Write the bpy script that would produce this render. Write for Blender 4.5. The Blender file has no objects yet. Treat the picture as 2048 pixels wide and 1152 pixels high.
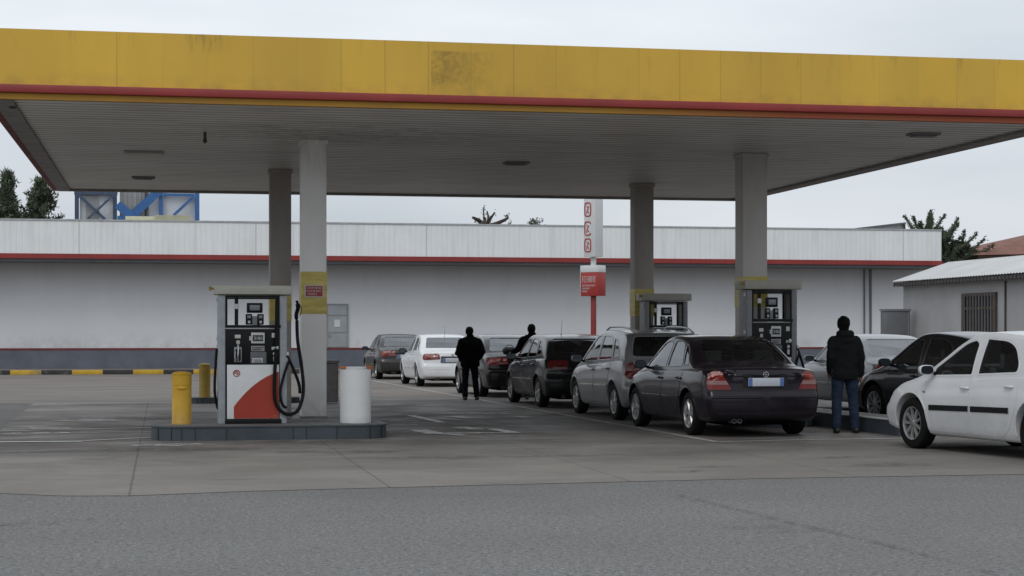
import bpy, bmesh, math, random
from mathutils import Vector, Matrix, noise, geometry
from mathutils.bvhtree import BVHTree
random.seed(7)
R = math.radians
scene = bpy.context.scene
COL = scene.collection

# ------------------------------------------------------------------ survey helpers
TH = R(11); FP = 3600.0; EYE = 1.45; HV = 668.0
def cam2w(r, t, z=0.0):
    return Vector((r*math.cos(TH)+t*math.sin(TH), -r*math.sin(TH)+t*math.cos(TH), z))
def G(u, v, z=0.0):            # point of a horizontal plane at height z
    t = FP*(EYE-z)/(v-HV)
    return cam2w((u-1024)/FP*t, t, z)
def D(u, t, z=0.0):            # point at depth t
    return cam2w((u-1024)/FP*t, t, z)
def ZV(v, t): return EYE+(HV-v)*t/FP

# ------------------------------------------------------------------ mesh builder
class MB:
    def __init__(s): s.v=[]; s.f=[]; s.m=[]
    def add(s, vs, fs, mi=0):
        b=len(s.v); s.v += [Vector(p) for p in vs]
        for f in fs: s.f.append([b+i for i in f]); s.m.append(mi)
        return s
    def box(s, c, d, mi=0, rz=0, M=None):
        x,y,z = d[0]/2,d[1]/2,d[2]/2
        vs=[Vector((sx*x,sy*y,sz*z)) for sx in(-1,1) for sy in(-1,1) for sz in(-1,1)]
        T = Matrix.Translation(c) @ (M if M is not None else Matrix.Rotation(rz,4,'Z'))
        vs=[T@p for p in vs]
        return s.add(vs,[(0,1,3,2),(4,6,7,5),(0,4,5,1),(2,3,7,6),(0,2,6,4),(1,5,7,3)],mi)
    def b2(s, a, b, mi=0):     # box from two corners
        c=[(a[i]+b[i])/2 for i in range(3)]; d=[abs(b[i]-a[i]) for i in range(3)]
        return s.box(c,d,mi)
    def tube(s, pts, rad, n=8, mi=0, cap=True):
        pts=[Vector(p) for p in pts]
        if not hasattr(rad,'__len__'): rad=[rad]*len(pts)
        vs=[];fs=[]
        prev=None
        for i,p in enumerate(pts):
            t=(pts[min(i+1,len(pts)-1)]-pts[max(i-1,0)])
            if t.length<1e-9: t=Vector((0,0,1))
            t.normalize()
            if prev is None:
                a=Vector((0,0,1)) if abs(t.z)<.9 else Vector((1,0,0))
                e1=t.cross(a).normalized()
            else:
                e1=(prev-t*prev.dot(t))
                e1=e1.normalized() if e1.length>1e-6 else t.orthogonal().normalized()
            prev=e1; e2=t.cross(e1)
            for k in range(n):
                an=2*math.pi*k/n
                vs.append(p+(e1*math.cos(an)+e2*math.sin(an))*rad[i])
        for i in range(len(pts)-1):
            for k in range(n):
                k2=(k+1)%n
                fs.append((i*n+k,i*n+k2,(i+1)*n+k2,(i+1)*n+k))
        if cap:
            fs.append(tuple(reversed(range(n)))); fs.append(tuple((len(pts)-1)*n+k for k in range(n)))
        return s.add(vs,fs,mi)
    def limb(s, pts, rad, n=12, mi=0):  # tube with round ends
        pts=[Vector(p) for p in pts]
        a=(pts[0]-pts[1]).normalized(); b=(pts[-1]-pts[-2]).normalized()
        P=[];Q=[]
        for k in (3,2,1):
            an=k*math.pi/6.6; P.append(pts[0]+a*rad[0]*math.sin(an)); Q.append(rad[0]*math.cos(an))
        P+=pts; Q+=list(rad)
        for k in (1,2,3):
            an=k*math.pi/6.6; P.append(pts[-1]+b*rad[-1]*math.sin(an)); Q.append(rad[-1]*math.cos(an))
        return s.tube(P,Q,n,mi)
    def lathe(s, prof, n=24, mi=0, axis='Z', c=(0,0,0), closed=False):
        c=Vector(c); vs=[];fs=[]
        for (r,h) in prof:
            for k in range(n):
                a=2*math.pi*k/n
                if axis=='Z': p=Vector((r*math.cos(a),r*math.sin(a),h))
                elif axis=='Y': p=Vector((r*math.cos(a),h,r*math.sin(a)))
                else: p=Vector((h,r*math.cos(a),r*math.sin(a)))
                vs.append(c+p)
        m=len(prof)
        for i in range(m if closed else m-1):
            j=(i+1)%m
            for k in range(n):
                k2=(k+1)%n; fs.append((i*n+k,i*n+k2,j*n+k2,j*n+k))
        if not closed:
            if prof[0][0]>1e-5: fs.append(tuple(reversed(range(n))))
            if prof[-1][0]>1e-5: fs.append(tuple((m-1)*n+k for k in range(n)))
        return s.add(vs,fs,mi)
    def sphere(s, c, r, n=14, mi=0):
        if not hasattr(r,'__len__'): r=(r,r,r)
        vs=[];fs=[];m=n//2+2
        for i in range(m+1):
            ph=math.pi*(i+.02)/(m+.04)
            for k in range(n):
                a=2*math.pi*k/n
                vs.append((c[0]+r[0]*math.sin(ph)*math.cos(a),c[1]+r[1]*math.sin(ph)*math.sin(a),c[2]+r[2]*math.cos(ph)))
        for i in range(m):
            for k in range(n):
                k2=(k+1)%n; fs.append((i*n+k,(i+1)*n+k,(i+1)*n+k2,i*n+k2))
        fs.append(tuple(range(n))); fs.append(tuple(reversed([m*n+k for k in range(n)])))
        return s.add(vs,fs,mi)
    def prism(s, poly, a, b, axis='Y', mi=0):  # 2D polygon extruded
        n=len(poly); vs=[]
        for h in (a,b):
            for (p,q) in poly:
                vs.append({'Y':(p,h,q),'X':(h,p,q),'Z':(p,q,h)}[axis])
        fs=[tuple(range(n)),tuple(reversed(range(n,2*n)))]
        for i in range(n):
            j=(i+1)%n; fs.append((i,i+n,j+n,j))
        return s.add(vs,fs,mi)
    def mesh(s, name, mats, angle=35, bevel=0, seg=2, recalc=True):
        me=bpy.data.meshes.new(name)
        me.from_pydata([tuple(p) for p in s.v],[],s.f)
        for i,p in enumerate(me.polygons): p.material_index=s.m[i]
        for m in mats: me.materials.append(m)
        bm=bmesh.new(); bm.from_mesh(me)
        if recalc: bmesh.ops.recalc_face_normals(bm,faces=bm.faces)
        if bevel:
            es=[e for e in bm.edges if len(e.link_faces)==2 and e.calc_face_angle(0)>R(30)]
            bmesh.ops.bevel(bm,geom=es,offset=bevel,segments=seg,profile=.5,affect='EDGES',clamp_overlap=True)
        for f in bm.faces: f.smooth=True
        for e in bm.edges:
            if len(e.link_faces)==2: e.smooth = e.calc_face_angle(0)<R(angle)
        bm.to_mesh(me); bm.free()
        return me
    def build(s, name, mats, parent=None, **k):
        if not isinstance(mats,(list,tuple)): mats=[mats]
        return link(name, s.mesh(name,mats,**k), parent)

def link(name, me, parent=None):
    o=bpy.data.objects.new(name,me); COL.objects.link(o)
    if parent: o.parent=parent
    return o
def tag(o,label=None,cat=None,group=None,kind=None):
    if label: o['label']=label
    if cat: o['category']=cat
    if group: o['group']=group
    if kind: o['kind']=kind
    return o
def thing(name,label,cat,loc=(0,0,0),rz=0,group=None):
    o=link(name,None); o.location=loc; o.rotation_euler=(0,0,rz); o.empty_display_size=.2
    return tag(o,label,cat,group)
def kids(o): return [c for c in bpy.data.objects if c.parent==o]
def copy_tree(o,parent=None):
    c=o.copy(); COL.objects.link(c); c.parent=parent
    for ch in kids(o): copy_tree(ch,c)
    return c
def evald(o):
    dg=bpy.context.evaluated_depsgraph_get(); dg.update()
    return bpy.data.meshes.new_from_object(o.evaluated_get(dg))
def sharpen(me,angle=35):
    bm=bmesh.new(); bm.from_mesh(me)
    for f in bm.faces: f.smooth=True
    for e in bm.edges:
        if len(e.link_faces)==2: e.smooth=e.calc_face_angle(0)<R(angle)
    bm.to_mesh(me); bm.free()
def fuse(mb,name,mats,parent,voxel=.01,smooth=4,wr=0,wscale=8):
    me=mb.mesh(name,mats if isinstance(mats,(list,tuple)) else [mats]); o=link('temp',me)
    r=o.modifiers.new('r','REMESH'); r.mode='VOXEL'; r.voxel_size=voxel
    if smooth:
        s=o.modifiers.new('s','SMOOTH'); s.factor=.6; s.iterations=smooth
    m2=evald(o); bpy.data.objects.remove(o)
    if not m2.materials:
        for m in (mats if isinstance(mats,(list,tuple)) else [mats]): m2.materials.append(m)
    if wr:
        nv=[v.normal.copy() for v in m2.vertices]
        for v,n in zip(m2.vertices,nv):
            c=v.co
            d=noise.noise(Vector((c.x*wscale,c.y*wscale,c.z*wscale*1.9)))+.5*noise.noise(Vector((c.x*wscale*2+c.z*9,c.y*wscale*2,c.z*wscale*4)))
            v.co=c+n*d*wr
    for p in m2.polygons: p.use_smooth=True; p.material_index=0
    return link(name,m2,parent)

# ------------------------------------------------------------------ materials
class N:
    def __init__(s,name):
        s.m=bpy.data.materials.new(name); s.m.use_nodes=True; s.t=s.m.node_tree; s.t.nodes.clear()
        s.out=s.n('ShaderNodeOutputMaterial'); s.b=s.n('ShaderNodeBsdfPrincipled'); s.l(s.b.outputs[0],s.out.inputs[0])
        s._c=None
    def n(s,t,**k):
        x=s.t.nodes.new(t)
        for a,b in k.items(): setattr(x,a,b)
        return x
    def l(s,a,b): s.t.links.new(a,b)
    def co(s):
        if s._c is None: s._c=s.n('ShaderNodeTexCoord').outputs['Object']
        return s._c
    def set(s,k,v):
        i=s.b.inputs[k]
        if hasattr(v,'links') or isinstance(v,bpy.types.NodeSocket): s.l(v,i)
        else: i.default_value=v if not isinstance(v,tuple) else (tuple(v)+(1,))[:4]
    def noise(s,scale,detail=4,rough=.55,vec=None,sc=None,dist=0):
        x=s.n('ShaderNodeTexNoise'); x.inputs['Scale'].default_value=scale; x.inputs['Detail'].default_value=detail
        x.inputs['Roughness'].default_value=rough; x.inputs['Distortion'].default_value=dist
        v=vec or s.co()
        if sc:
            m=s.n('ShaderNodeMapping'); m.inputs['Scale'].default_value=sc; s.l(v,m.inputs[0]); v=m.outputs[0]
        s.l(v,x.inputs['Vector']); return x.outputs['Fac']
    def ramp(s,fac,a,b,lo=0.,hi=1.):
        x=s.n('ShaderNodeMapRange'); x.clamp=True
        s.l(fac,x.inputs[0]); x.inputs[1].default_value=a; x.inputs[2].default_value=b; x.inputs[3].default_value=lo; x.inputs[4].default_value=hi
        return x.outputs[0]
    def mix(s,f,a,b,mode='MIX'):
        x=s.n('ShaderNodeMix',data_type='RGBA',blend_type=mode)
        for i,v in ((0,f),(6,a),(7,b)):
            if isinstance(v,bpy.types.NodeSocket): s.l(v,x.inputs[i])
            else: x.inputs[i].default_value=v if i==0 else (tuple(v)+(1,))[:4]
        return x.outputs[2]
    def math(s,op,a,b=None,c=None):
        x=s.n('ShaderNodeMath',operation=op)
        for i,v in enumerate((a,b,c)):
            if v is None: continue
            if isinstance(v,bpy.types.NodeSocket): s.l(v,x.inputs[i])
            else: x.inputs[i].default_value=v
        return x.outputs[0]
    def xyz(s):
        x=s.n('ShaderNodeSeparateXYZ'); s.l(s.co(),x.inputs[0]); return x.outputs
    def bump(s,h,st=.3,d=.01):
        x=s.n('ShaderNodeBump'); x.inputs['Strength'].default_value=st; x.inputs['Distance'].default_value=d
        s.l(h,x.inputs['Height']); s.l(x.outputs[0],s.b.inputs['Normal'])
    def lines(s,sock,period,width):   # 1 on a thin line every period
        f=s.math('FRACT',s.math('DIVIDE',sock,period)); return s.math('LESS_THAN',f,width/period)
    def box(s,x,y,z,lo,hi,soft=.02):
        r=None
        for so,a,b in ((x,lo[0],hi[0]),(y,lo[1],hi[1]),(z,lo[2],hi[2])):
            if a is None: continue
            g=s.math('MULTIPLY',s.ramp(so,a-soft,a+soft),s.ramp(so,b-soft,b+soft,1,0))
            r=g if r is None else s.math('MULTIPLY',r,g)
        return r
def pm(name,col,rough=.5,metal=0,var=.25,scale=4,bump=0,bscale=60,coat=0,spec=.5,stretch=None,dirt=None):
    k=N(name); f=k.noise(scale,5,.6,sc=stretch)
    f=k.ramp(f,.3,.7)
    c=k.mix(f,tuple(x*(1-var) for x in col),tuple(min(1,x*(1+var*.35)) for x in col))
    if dirt:
        z=k.xyz()[2]; d=k.math('MULTIPLY',k.ramp(z,dirt[0],dirt[1],1,0),k.ramp(k.noise(9,5),.3,.7,.3,1))
        c=k.mix(k.math('MULTIPLY',d,dirt[2]),c,(.12,.1,.08))
    k.set('Base Color',c)
    k.set('Roughness',k.ramp(k.noise(scale*2.3,4),.3,.7,max(0,rough*.85),min(1,rough*1.15)))
    k.set('Metallic',metal); k.set('Specular IOR Level',spec)
    if coat: k.set('Coat Weight',coat); k.set('Coat Roughness',.05)
    if bump: k.bump(k.noise(bscale,4),bump,.004)
    return k.m

M={}
def build_materials():
    # asphalt
    k=N('asphalt'); g=k.noise(62,2,.8); g2=k.noise(19,3,.85); g3=k.noise(7,5,.8); big=k.noise(.35,4,.6); mid=k.noise(2.2,5,.6)
    c=k.mix(k.ramp(g,.34,.66),(.07,.069,.068),(.30,.297,.29))
    c=k.mix(k.ramp(g2,.40,.62,0,.75),c,(.255,.252,.246))
    c=k.mix(k.ramp(g2,.36,.46,.7,0),c,(.07,.069,.067))
    c=k.mix(k.ramp(g3,.35,.65,0,.35),c,(.21,.208,.203))
    sp=k.noise(34,1,.5); c=k.mix(k.ramp(sp,.66,.70,0,.9),c,(.42,.42,.41)); c=k.mix(k.ramp(sp,.31,.34,.8,0),c,(.04,.04,.04))
    c=k.mix(k.ramp(big,.35,.7,0,.3),c,(.125,.121,.117))
    c=k.mix(k.ramp(mid,.55,.8,0,.25),c,(.10,.098,.095))
    wy=k.xyz()[1]; c=k.mix(k.math('MULTIPLY',k.ramp(wy,14.3,17.5,0,.35),k.ramp(k.noise(1.2,5),.3,.6,.4,1)),c,(.13,.12,.108))
    vo=k.n('ShaderNodeTexVoronoi',feature='DISTANCE_TO_EDGE'); vo.inputs['Scale'].default_value=.11
    w=k.n('ShaderNodeMix',data_type='VECTOR'); w.inputs[0].default_value=.12
    nt=k.n('ShaderNodeTexNoise'); nt.inputs['Scale'].default_value=1.3; nt.inputs['Detail'].default_value=6; k.l(k.co(),nt.inputs['Vector'])
    k.l(k.co(),w.inputs[4]); k.l(nt.outputs['Color'],w.inputs[5]); k.l(w.outputs[1],vo.inputs['Vector'])
    crack=k.math('MULTIPLY',k.ramp(vo.outputs['Distance'],.0,.0022,1,0),k.ramp(k.noise(.5,2),.45,.6))
    c=k.mix(k.math('MULTIPLY',crack,.6),c,(.05,.05,.05))
    k.set('Base Color',c); k.set('Roughness',.92); k.set('Specular IOR Level',.15); k.bump(g2,.9,.02); M['asphalt']=k.m
    # concrete forecourt
    k=N('forecourt_concrete'); x,y,z=k.xyz()
    big=k.noise(.42,6,.62,sc=(1,1.5,1),dist=.4); mid=k.noise(1.5,7,.65,sc=(.7,1.4,1),dist=.3); fin=k.noise(40,3,.7)
    c=k.mix(k.ramp(big,.34,.66),(.135,.124,.114),(.275,.255,.234))
    c=k.mix(k.ramp(mid,.5,.72,0,.5),c,(.105,.099,.094))
    c=k.mix(k.ramp(k.noise(2.6,6,.7,dist=.8,sc=(.5,1.3,1)),.63,.72,0,.35),c,(.38,.39,.4))
    warm=k.ramp(k.noise(.8,5,.6,sc=(.6,1.3,1)),.5,.7,0,.35); c=k.mix(warm,c,(.27,.215,.175))
    sc_=k.math('MULTIPLY',k.ramp(k.noise(3.3,8,.8,sc=(.35,1.2,1),dist=1.4),.60,.64),k.ramp(k.noise(.5,3),.45,.6)); c=k.mix(k.math('MULTIPLY',sc_,.62),c,(.46,.46,.46))
    dk=k.math('MULTIPLY',k.ramp(k.noise(1.7,8,.78,sc=(.5,1.5,1),dist=1.),.56,.63),k.ramp(k.noise(.33,3),.4,.55)); c=k.mix(k.math('MULTIPLY',dk,.7),c,(.06,.055,.05))
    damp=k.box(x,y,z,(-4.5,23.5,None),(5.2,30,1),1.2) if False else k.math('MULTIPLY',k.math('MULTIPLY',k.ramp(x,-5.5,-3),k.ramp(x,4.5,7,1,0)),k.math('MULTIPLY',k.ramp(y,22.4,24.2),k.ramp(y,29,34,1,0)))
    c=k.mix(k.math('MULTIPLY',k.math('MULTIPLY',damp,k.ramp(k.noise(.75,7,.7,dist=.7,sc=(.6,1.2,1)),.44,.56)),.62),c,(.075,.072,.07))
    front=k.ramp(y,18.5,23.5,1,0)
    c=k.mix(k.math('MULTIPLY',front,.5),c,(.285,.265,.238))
    oil=k.ramp(k.noise(.9,4,.5,sc=(.35,1.5,1)),.66,.74,0,.75)
    c=k.mix(oil,c,(.045,.043,.042))
    c=k.mix(k.ramp(fin,.3,.75,0,.22),c,(.06,.06,.058))
    lane=k.box(x,y,z,(7.0,18.5,None),(9.6,48,1),.8)
    c=k.mix(k.math('MULTIPLY',k.box(x,y,z,(5.2,22,None),(9.2,50,None),.6) if False else k.ramp(x,4.0,7.4,0,.25),1),c,(.07,.066,.062))
    jl=k.math('MAXIMUM',k.lines(k.math('ADD',x,.3),2.4,.022),k.lines(k.math('ADD',y,-2.2),6.2,.022))
    c=k.mix(k.math('MULTIPLY',jl,.5),c,(.05,.048,.045))
    k.set('Base Color',c)
    wet=k.ramp(k.noise(.55,5,.6,dist=.6),.42,.6)
    k.set('Roughness',k.ramp(wet,0,1,.55,.88)); k.set('Specular IOR Level',.22); k.bump(k.noise(24,6,.75),.5,.012); M['concrete']=k.m
    k=N('yard_surface'); big=k.noise(.3,6,.6,sc=(1,3,1)); g=k.noise(18,4,.7)
    c=k.mix(k.ramp(big,.3,.7),(.18,.16,.143),(.28,.255,.23)); c=k.mix(k.ramp(g,.35,.75,0,.35),c,(.11,.105,.1))
    k.set('Base Color',c); k.set('Roughness',.9); k.set('Specular IOR Level',.15); k.bump(g,.3,.01); M['yard']=k.m
    # worn paint
    k=N('worn_line_paint'); f=k.noise(9,7,.75); f2=k.noise(.9,4)
    a=k.math('MULTIPLY',k.ramp(f,.3,.5,.45,1),k.ramp(f2,.25,.5,.75,1))
    tr=k.n('ShaderNodeBsdfTransparent'); mx=k.n('ShaderNodeMixShader'); k.l(a,mx.inputs[0]); k.l(tr.outputs[0],mx.inputs[1]); k.l(k.b.outputs[0],mx.inputs[2]); k.l(mx.outputs[0],k.out.inputs[0])
    k.set('Base Color',(.66,.66,.65)); k.set('Roughness',.7); M['line']=k.m
    k=N('faint_line_paint'); f=k.noise(7,8,.8); f2=k.noise(.7,4)
    a=k.math('MULTIPLY',k.ramp(f,.35,.6,.45,.95),k.ramp(f2,.3,.55,.6,1))
    tr=k.n('ShaderNodeBsdfTransparent'); mx=k.n('ShaderNodeMixShader'); k.l(a,mx.inputs[0]); k.l(tr.outputs[0],mx.inputs[1]); k.l(k.b.outputs[0],mx.inputs[2]); k.l(mx.outputs[0],k.out.inputs[0])
    k.set('Base Color',(.52,.51,.49)); k.set('Roughness',.8); M['line_faint']=k.m
    k=N('scuffed_patch_paint'); f=k.noise(6,8,.85,dist=1.2)
    a=k.ramp(f,.47,.58,0,.9)
    tr=k.n('ShaderNodeBsdfTransparent'); mx=k.n('ShaderNodeMixShader'); k.l(a,mx.inputs[0]); k.l(tr.outputs[0],mx.inputs[1]); k.l(k.b.outputs[0],mx.inputs[2]); k.l(mx.outputs[0],k.out.inputs[0])
    k.set('Base Color',(.62,.62,.62)); k.set('Roughness',.7); M['line_patch']=k.m
    # canopy fascia yellow
    k=N('fascia_yellow'); x,y,z=k.xyz()
    c=k.mix(k.ramp(k.noise(.5,5,sc=(1,1,.4)),.3,.7),(.56,.335,.036),(.74,.455,.05))
    pan=k.n('ShaderNodeTexWhiteNoise',noise_dimensions='1D'); k.l(k.math('FLOOR',k.math('DIVIDE',x,.55)),pan.inputs['W'])
    c=k.mix(k.ramp(pan.outputs['Value'],0,1,0,.3),c,(.50,.32,.055))
    seam=k.math('MULTIPLY',k.lines(x,.55,.012),k.ramp(k.noise(.8,3,sc=(1,1,.3)),.42,.62,.05,1))
    c=k.mix(k.math('MULTIPLY',seam,.45),c,(.22,.14,.02))
    st=k.math('MULTIPLY',k.ramp(k.noise(7,5,.7,sc=(1,1,.12)),.57,.75),k.ramp(z,4.55,5.15,.1,.9))
    c=k.mix(k.math('MULTIPLY',st,.42),c,(.2,.14,.03))
    lo=k.math('MULTIPLY',k.ramp(z,4.5,4.66,1,0),k.ramp(k.noise(5,5),.4,.7))
    c=k.mix(k.math('MULTIPLY',lo,.35),c,(.2,.15,.05))
    xs=D(908,22.9)[0]
    mask=k.box(x,y,z,(xs-.32,None,4.6),(xs+.30,None,5.06),.012) if False else k.math('MULTIPLY',k.math('MULTIPLY',k.ramp(x,xs-.31,xs-.30),k.ramp(x,xs-.05,xs+.62,1,0)),k.math('MULTIPLY',k.ramp(z,4.5,4.66),k.ramp(z,5.02,5.05,1,0)))
    blot=k.math('MULTIPLY',mask,k.ramp(k.noise(8,8,.75,dist=1.0),.38,.6,.12,1))
    c=k.mix(k.math('MULTIPLY',blot,.62),c,(.20,.125,.02))
    x2=D(410,22)[0]
    m2=k.math('MULTIPLY',k.math('MULTIPLY',k.ramp(x,x2-.25,x2-.1),k.ramp(x,x2+.1,x2+.4,1,0)),k.ramp(z,4.9,5.1))
    c=k.mix(k.math('MULTIPLY',k.math('MULTIPLY',m2,k.ramp(k.noise(16,5,.7,sc=(1,1,.1)),.45,.65)),.75),c,(.14,.09,.02))
    k.set('Base Color',c); k.set('Roughness',.6); k.bump(seam,.3,-.01); M['yellow_fascia']=k.m
    k=N('soffit_panels'); x,y,z=k.xyz()
    sl=k.lines(y,.26,.055)
    c=k.mix(k.ramp(k.noise(.5,6,.65),.3,.7),(.68,.64,.59),(.84,.805,.76))
    px,py=D(640,26.6)[0],D(640,26.6)[1]
    dx=k.math('SUBTRACT',x,px+.5); dy=k.math('SUBTRACT',y,py-.7)
    d=k.math('SQRT',k.math('ADD',k.math('MULTIPLY',dx,k.math('MULTIPLY',dx,.35)),k.math('MULTIPLY',dy,dy)))
    c=k.mix(k.math('MULTIPLY',k.ramp(d,.2,1.9,.8,0),k.ramp(k.noise(3,7,.7,dist=.5),.38,.62)),c,(.16,.135,.105))
    c=k.mix(k.ramp(k.noise(1.4,7,.75,sc=(.4,1.8,1)),.5,.72,0,.55),c,(.2,.17,.14))
    c=k.mix(k.math('MULTIPLY',sl,.8),c,(.10,.09,.08))
    k.set('Base Color',c); k.set('Roughness',.5); k.bump(sl,.5,-.02); M['soffit']=k.m
    # column paint; canopy shade is put into the colour of the darker copies
    for nm_,ky_,ca_,cb_ in (('column_paint','column',(.80,.785,.76),(.90,.89,.87)),('half_shaded_column_paint','column2',(.47,.445,.42),(.60,.575,.55)),('shaded_column_paint','column3',(.30,.27,.245),(.40,.37,.34))):
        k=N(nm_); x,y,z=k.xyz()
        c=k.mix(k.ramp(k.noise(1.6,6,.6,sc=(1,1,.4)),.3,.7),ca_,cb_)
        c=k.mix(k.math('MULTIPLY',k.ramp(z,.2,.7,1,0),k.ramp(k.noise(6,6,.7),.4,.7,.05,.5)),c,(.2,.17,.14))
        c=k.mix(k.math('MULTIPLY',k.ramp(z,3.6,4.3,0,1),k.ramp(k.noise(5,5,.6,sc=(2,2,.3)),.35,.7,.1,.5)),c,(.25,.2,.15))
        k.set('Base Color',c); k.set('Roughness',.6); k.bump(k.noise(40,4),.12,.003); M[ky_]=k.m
    # yellow tape wrap
    k=N('yellow_tape_wrap'); x,y,z=k.xyz()
    c=k.mix(k.ramp(k.noise(3,4,sc=(.6,.6,4)),.3,.7),(.46,.35,.05),(.66,.54,.14))
    tl=k.ramp(k.noise(3.5,8,.75,sc=(1,1,4),dist=1.2),.54,.60)
    c=k.mix(k.math('MULTIPLY',tl,.6),c,(.66,.58,.3))
    k.set('Base Color',c); k.set('Roughness',.35); k.bump(k.noise(9,5,sc=(1,1,4)),.4,.01); M['tape']=k.m
    # building wall
    k=N('painted_wall'); x,y,z=k.xyz()
    c=k.mix(k.ramp(k.noise(.25,6,.6),.3,.7),(.68,.69,.71),(.76,.77,.79))
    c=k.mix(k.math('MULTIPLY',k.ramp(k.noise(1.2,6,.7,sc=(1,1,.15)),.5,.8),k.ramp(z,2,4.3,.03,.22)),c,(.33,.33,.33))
    c=k.mix(k.ramp(z,2.7,4.2,0,.45),c,(.24,.23,.22))  # shade under the eaves, painted into the wall colour
    c=k.mix(k.math('MULTIPLY',k.ramp(z,.95,1.7,.5,0),k.ramp(k.noise(2,6,.7),.4,.7)),c,(.36,.35,.34))
    k.set('Base Color',c); k.set('Roughness',.8); k.bump(k.noise(12,5),.15,.01); M['wall']=k.m
    k=N('ribbed_siding'); x,y,z=k.xyz()
    rib=k.lines(x,.2,.03)
    c=k.mix(k.ramp(k.noise(.4,5,.6),.3,.7),(.74,.76,.765),(.84,.86,.865))
    c=k.mix(k.math('MULTIPLY',rib,.12),c,(.3,.31,.32))
    c=k.mix(k.math('MULTIPLY',k.ramp(k.noise(2,6,.7,sc=(1,1,.1)),.5,.78),.5),c,(.42,.41,.38))
    seam=k.lines(k.math('ADD',x,3.),6.4,.05); c=k.mix(k.math('MULTIPLY',seam,.35),c,(.25,.25,.25))
    k.set('Base Color',c); k.set('Roughness',.6); k.bump(rib,.4,-.02); M['siding']=k.m
    # kerb yellow/black
    k=N('striped_kerb_paint'); x,y,z=k.xyz()
    f=k.math('GREATER_THAN',k.math('FRACT',k.math('DIVIDE',k.math('ADD',x,1.02),2.13)),.5)
    yel=k.mix(k.ramp(k.noise(3,5),.3,.7),(.45,.27,.02),(.62,.40,.045)); bl=k.mix(k.ramp(k.noise(3,5),.3,.7),(.02,.02,.022),(.05,.05,.052))
    c=k.mix(f,yel,bl); c=k.mix(k.ramp(k.noise(1.3,6,.7),.56,.64),c,(.2,.17,.14)); c=k.mix(k.ramp(x,5.6,5.7),c,(.24,.22,.2)); k.set('Base Color',c); k.set('Roughness',.75); M['kerb']=k.m
    # simple
    M['red']=pm('red_trim_paint',(.27,.028,.024),.5,var=.2,scale=1.5)
    M['red_orange']=pm('orange_red_panel',(.36,.034,.014),.5,var=.1,scale=3)
    M['trim_yellow']=None
    k=N('lower_trim_paint'); x,y,z=k.xyz()
    c=k.mix(k.ramp(x,5.6,8.2),(.50,.25,.02),(.36,.07,.02)); c=k.mix(k.ramp(k.noise(1.5,4),.4,.7,0,.3),c,(.25,.12,.03)); k.set('Base Color',c); k.set('Roughness',.55); M['trim_yellow']=k.m
    M['plinth']=pm('grey_plinth_paint',(.13,.142,.178),.7,var=.25,scale=1.2,bump=.1)
    M['redband']=pm('dull_red_band',(.18,.03,.03),.7,var=.3,scale=2)
    M['white']=pm('white_enamel',(.72,.73,.73),.35,var=.08,scale=5)
    M['white_dirty']=pm('off_white_plastic',(.66,.67,.66),.45,var=.16,scale=5,dirt=(-.05,.3,.45))
    M['drum_white']=pm('white_drum_plastic',(.80,.81,.80),.5,var=.06,scale=3,dirt=(-.05,.12,.35))
    M['post_dark']=pm('grimy_grey_post',(.20,.205,.21),.5,metal=.1,var=.25,scale=6)  # darker post and cap colours for the two right-hand pumps
    M['cap_grey']=pm('grimy_cap_paint',(.40,.385,.33),.5,var=.2,scale=5)
    M['cream']=pm('cream_sheet_metal',(.52,.51,.44),.45,var=.15,scale=6)
    M['black']=pm('black_plastic',(.007,.007,.008),.45,var=.3,scale=8,spec=.22)
    M['rubber']=pm('black_rubber',(.009,.009,.009),.75,var=.3,scale=20,bump=.15,spec=.15)
    M['hose']=pm('hose_rubber',(.004,.004,.0045),.45,var=.2,scale=20,spec=.2)
    M['metal']=pm('grey_metal_post',(.36,.385,.41),.45,metal=.1,var=.2,scale=8)
    M['steel']=pm('dull_steel',(.42,.43,.44),.35,metal=.8,var=.2,scale=9)
    M['rim']=pm('alloy_rim',(.45,.45,.45),.32,metal=.75,var=.25,scale=14)
    M['chrome']=pm('chrome',(.75,.75,.76),.12,metal=1,var=.05)
    M['yellow']=pm('yellow_bollard_paint',(.62,.36,.022),.42,var=.18,scale=6,dirt=(-.02,.22,.5))
    M['yellow_dark']=pm('grimy_yellow_paint',(.36,.23,.025),.5,var=.25,scale=6)
    M['island']=pm('slate_kerb_tile',(.050,.062,.075),.5,var=.3,scale=3,bump=.15)
    M['island_top']=pm('island_concrete_top',(.16,.155,.15),.7,var=.3,scale=4,bump=.2)
    M['grout']=pm('dark_joint',(.015,.017,.02),.8)
    M['kerb_light']=pm('light_kerb_edge',(.40,.40,.39),.7,var=.2,scale=5)
    M['screen']=pm('grey_display_screen',(.22,.25,.27),.2,var=.1)
    M['label']=pm('white_sticker',(.6,.61,.6),.4,var=.12,scale=30)
    M['label_grey']=pm('grey_sticker',(.3,.31,.31),.4,var=.2,scale=30)
    M['ink']=pm('dark_print',(.03,.03,.035),.5)
    M['ink_red']=pm('red_print',(.42,.04,.035),.5,var=.15,scale=20)
    M['sign_red']=pm('red_sign_face',(.38,.035,.03),.45,var=.12,scale=2)
    M['white_print']=pm('white_print',(.62,.58,.56),.5)
    M['orange']=pm('orange_plastic',(.55,.12,.02),.4)
    M['doorpaint']=pm('pale_door_paint',(.40,.43,.45),.55,var=.15,scale=2)
    M['gate']=pm('grey_cabinet_paint',(.13,.135,.145),.5,var=.15,scale=1.5)
    M['conc']=pm('bin_concrete',(.22,.21,.20),.8,var=.25,scale=6,bump=.3)
    M['stucco']=pm('grey_stucco',(.37,.37,.372),.85,var=.14,scale=.8,bump=.2)
    M['brown']=pm('brown_iron_frame',(.075,.06,.05),.6,var=.3)
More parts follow.
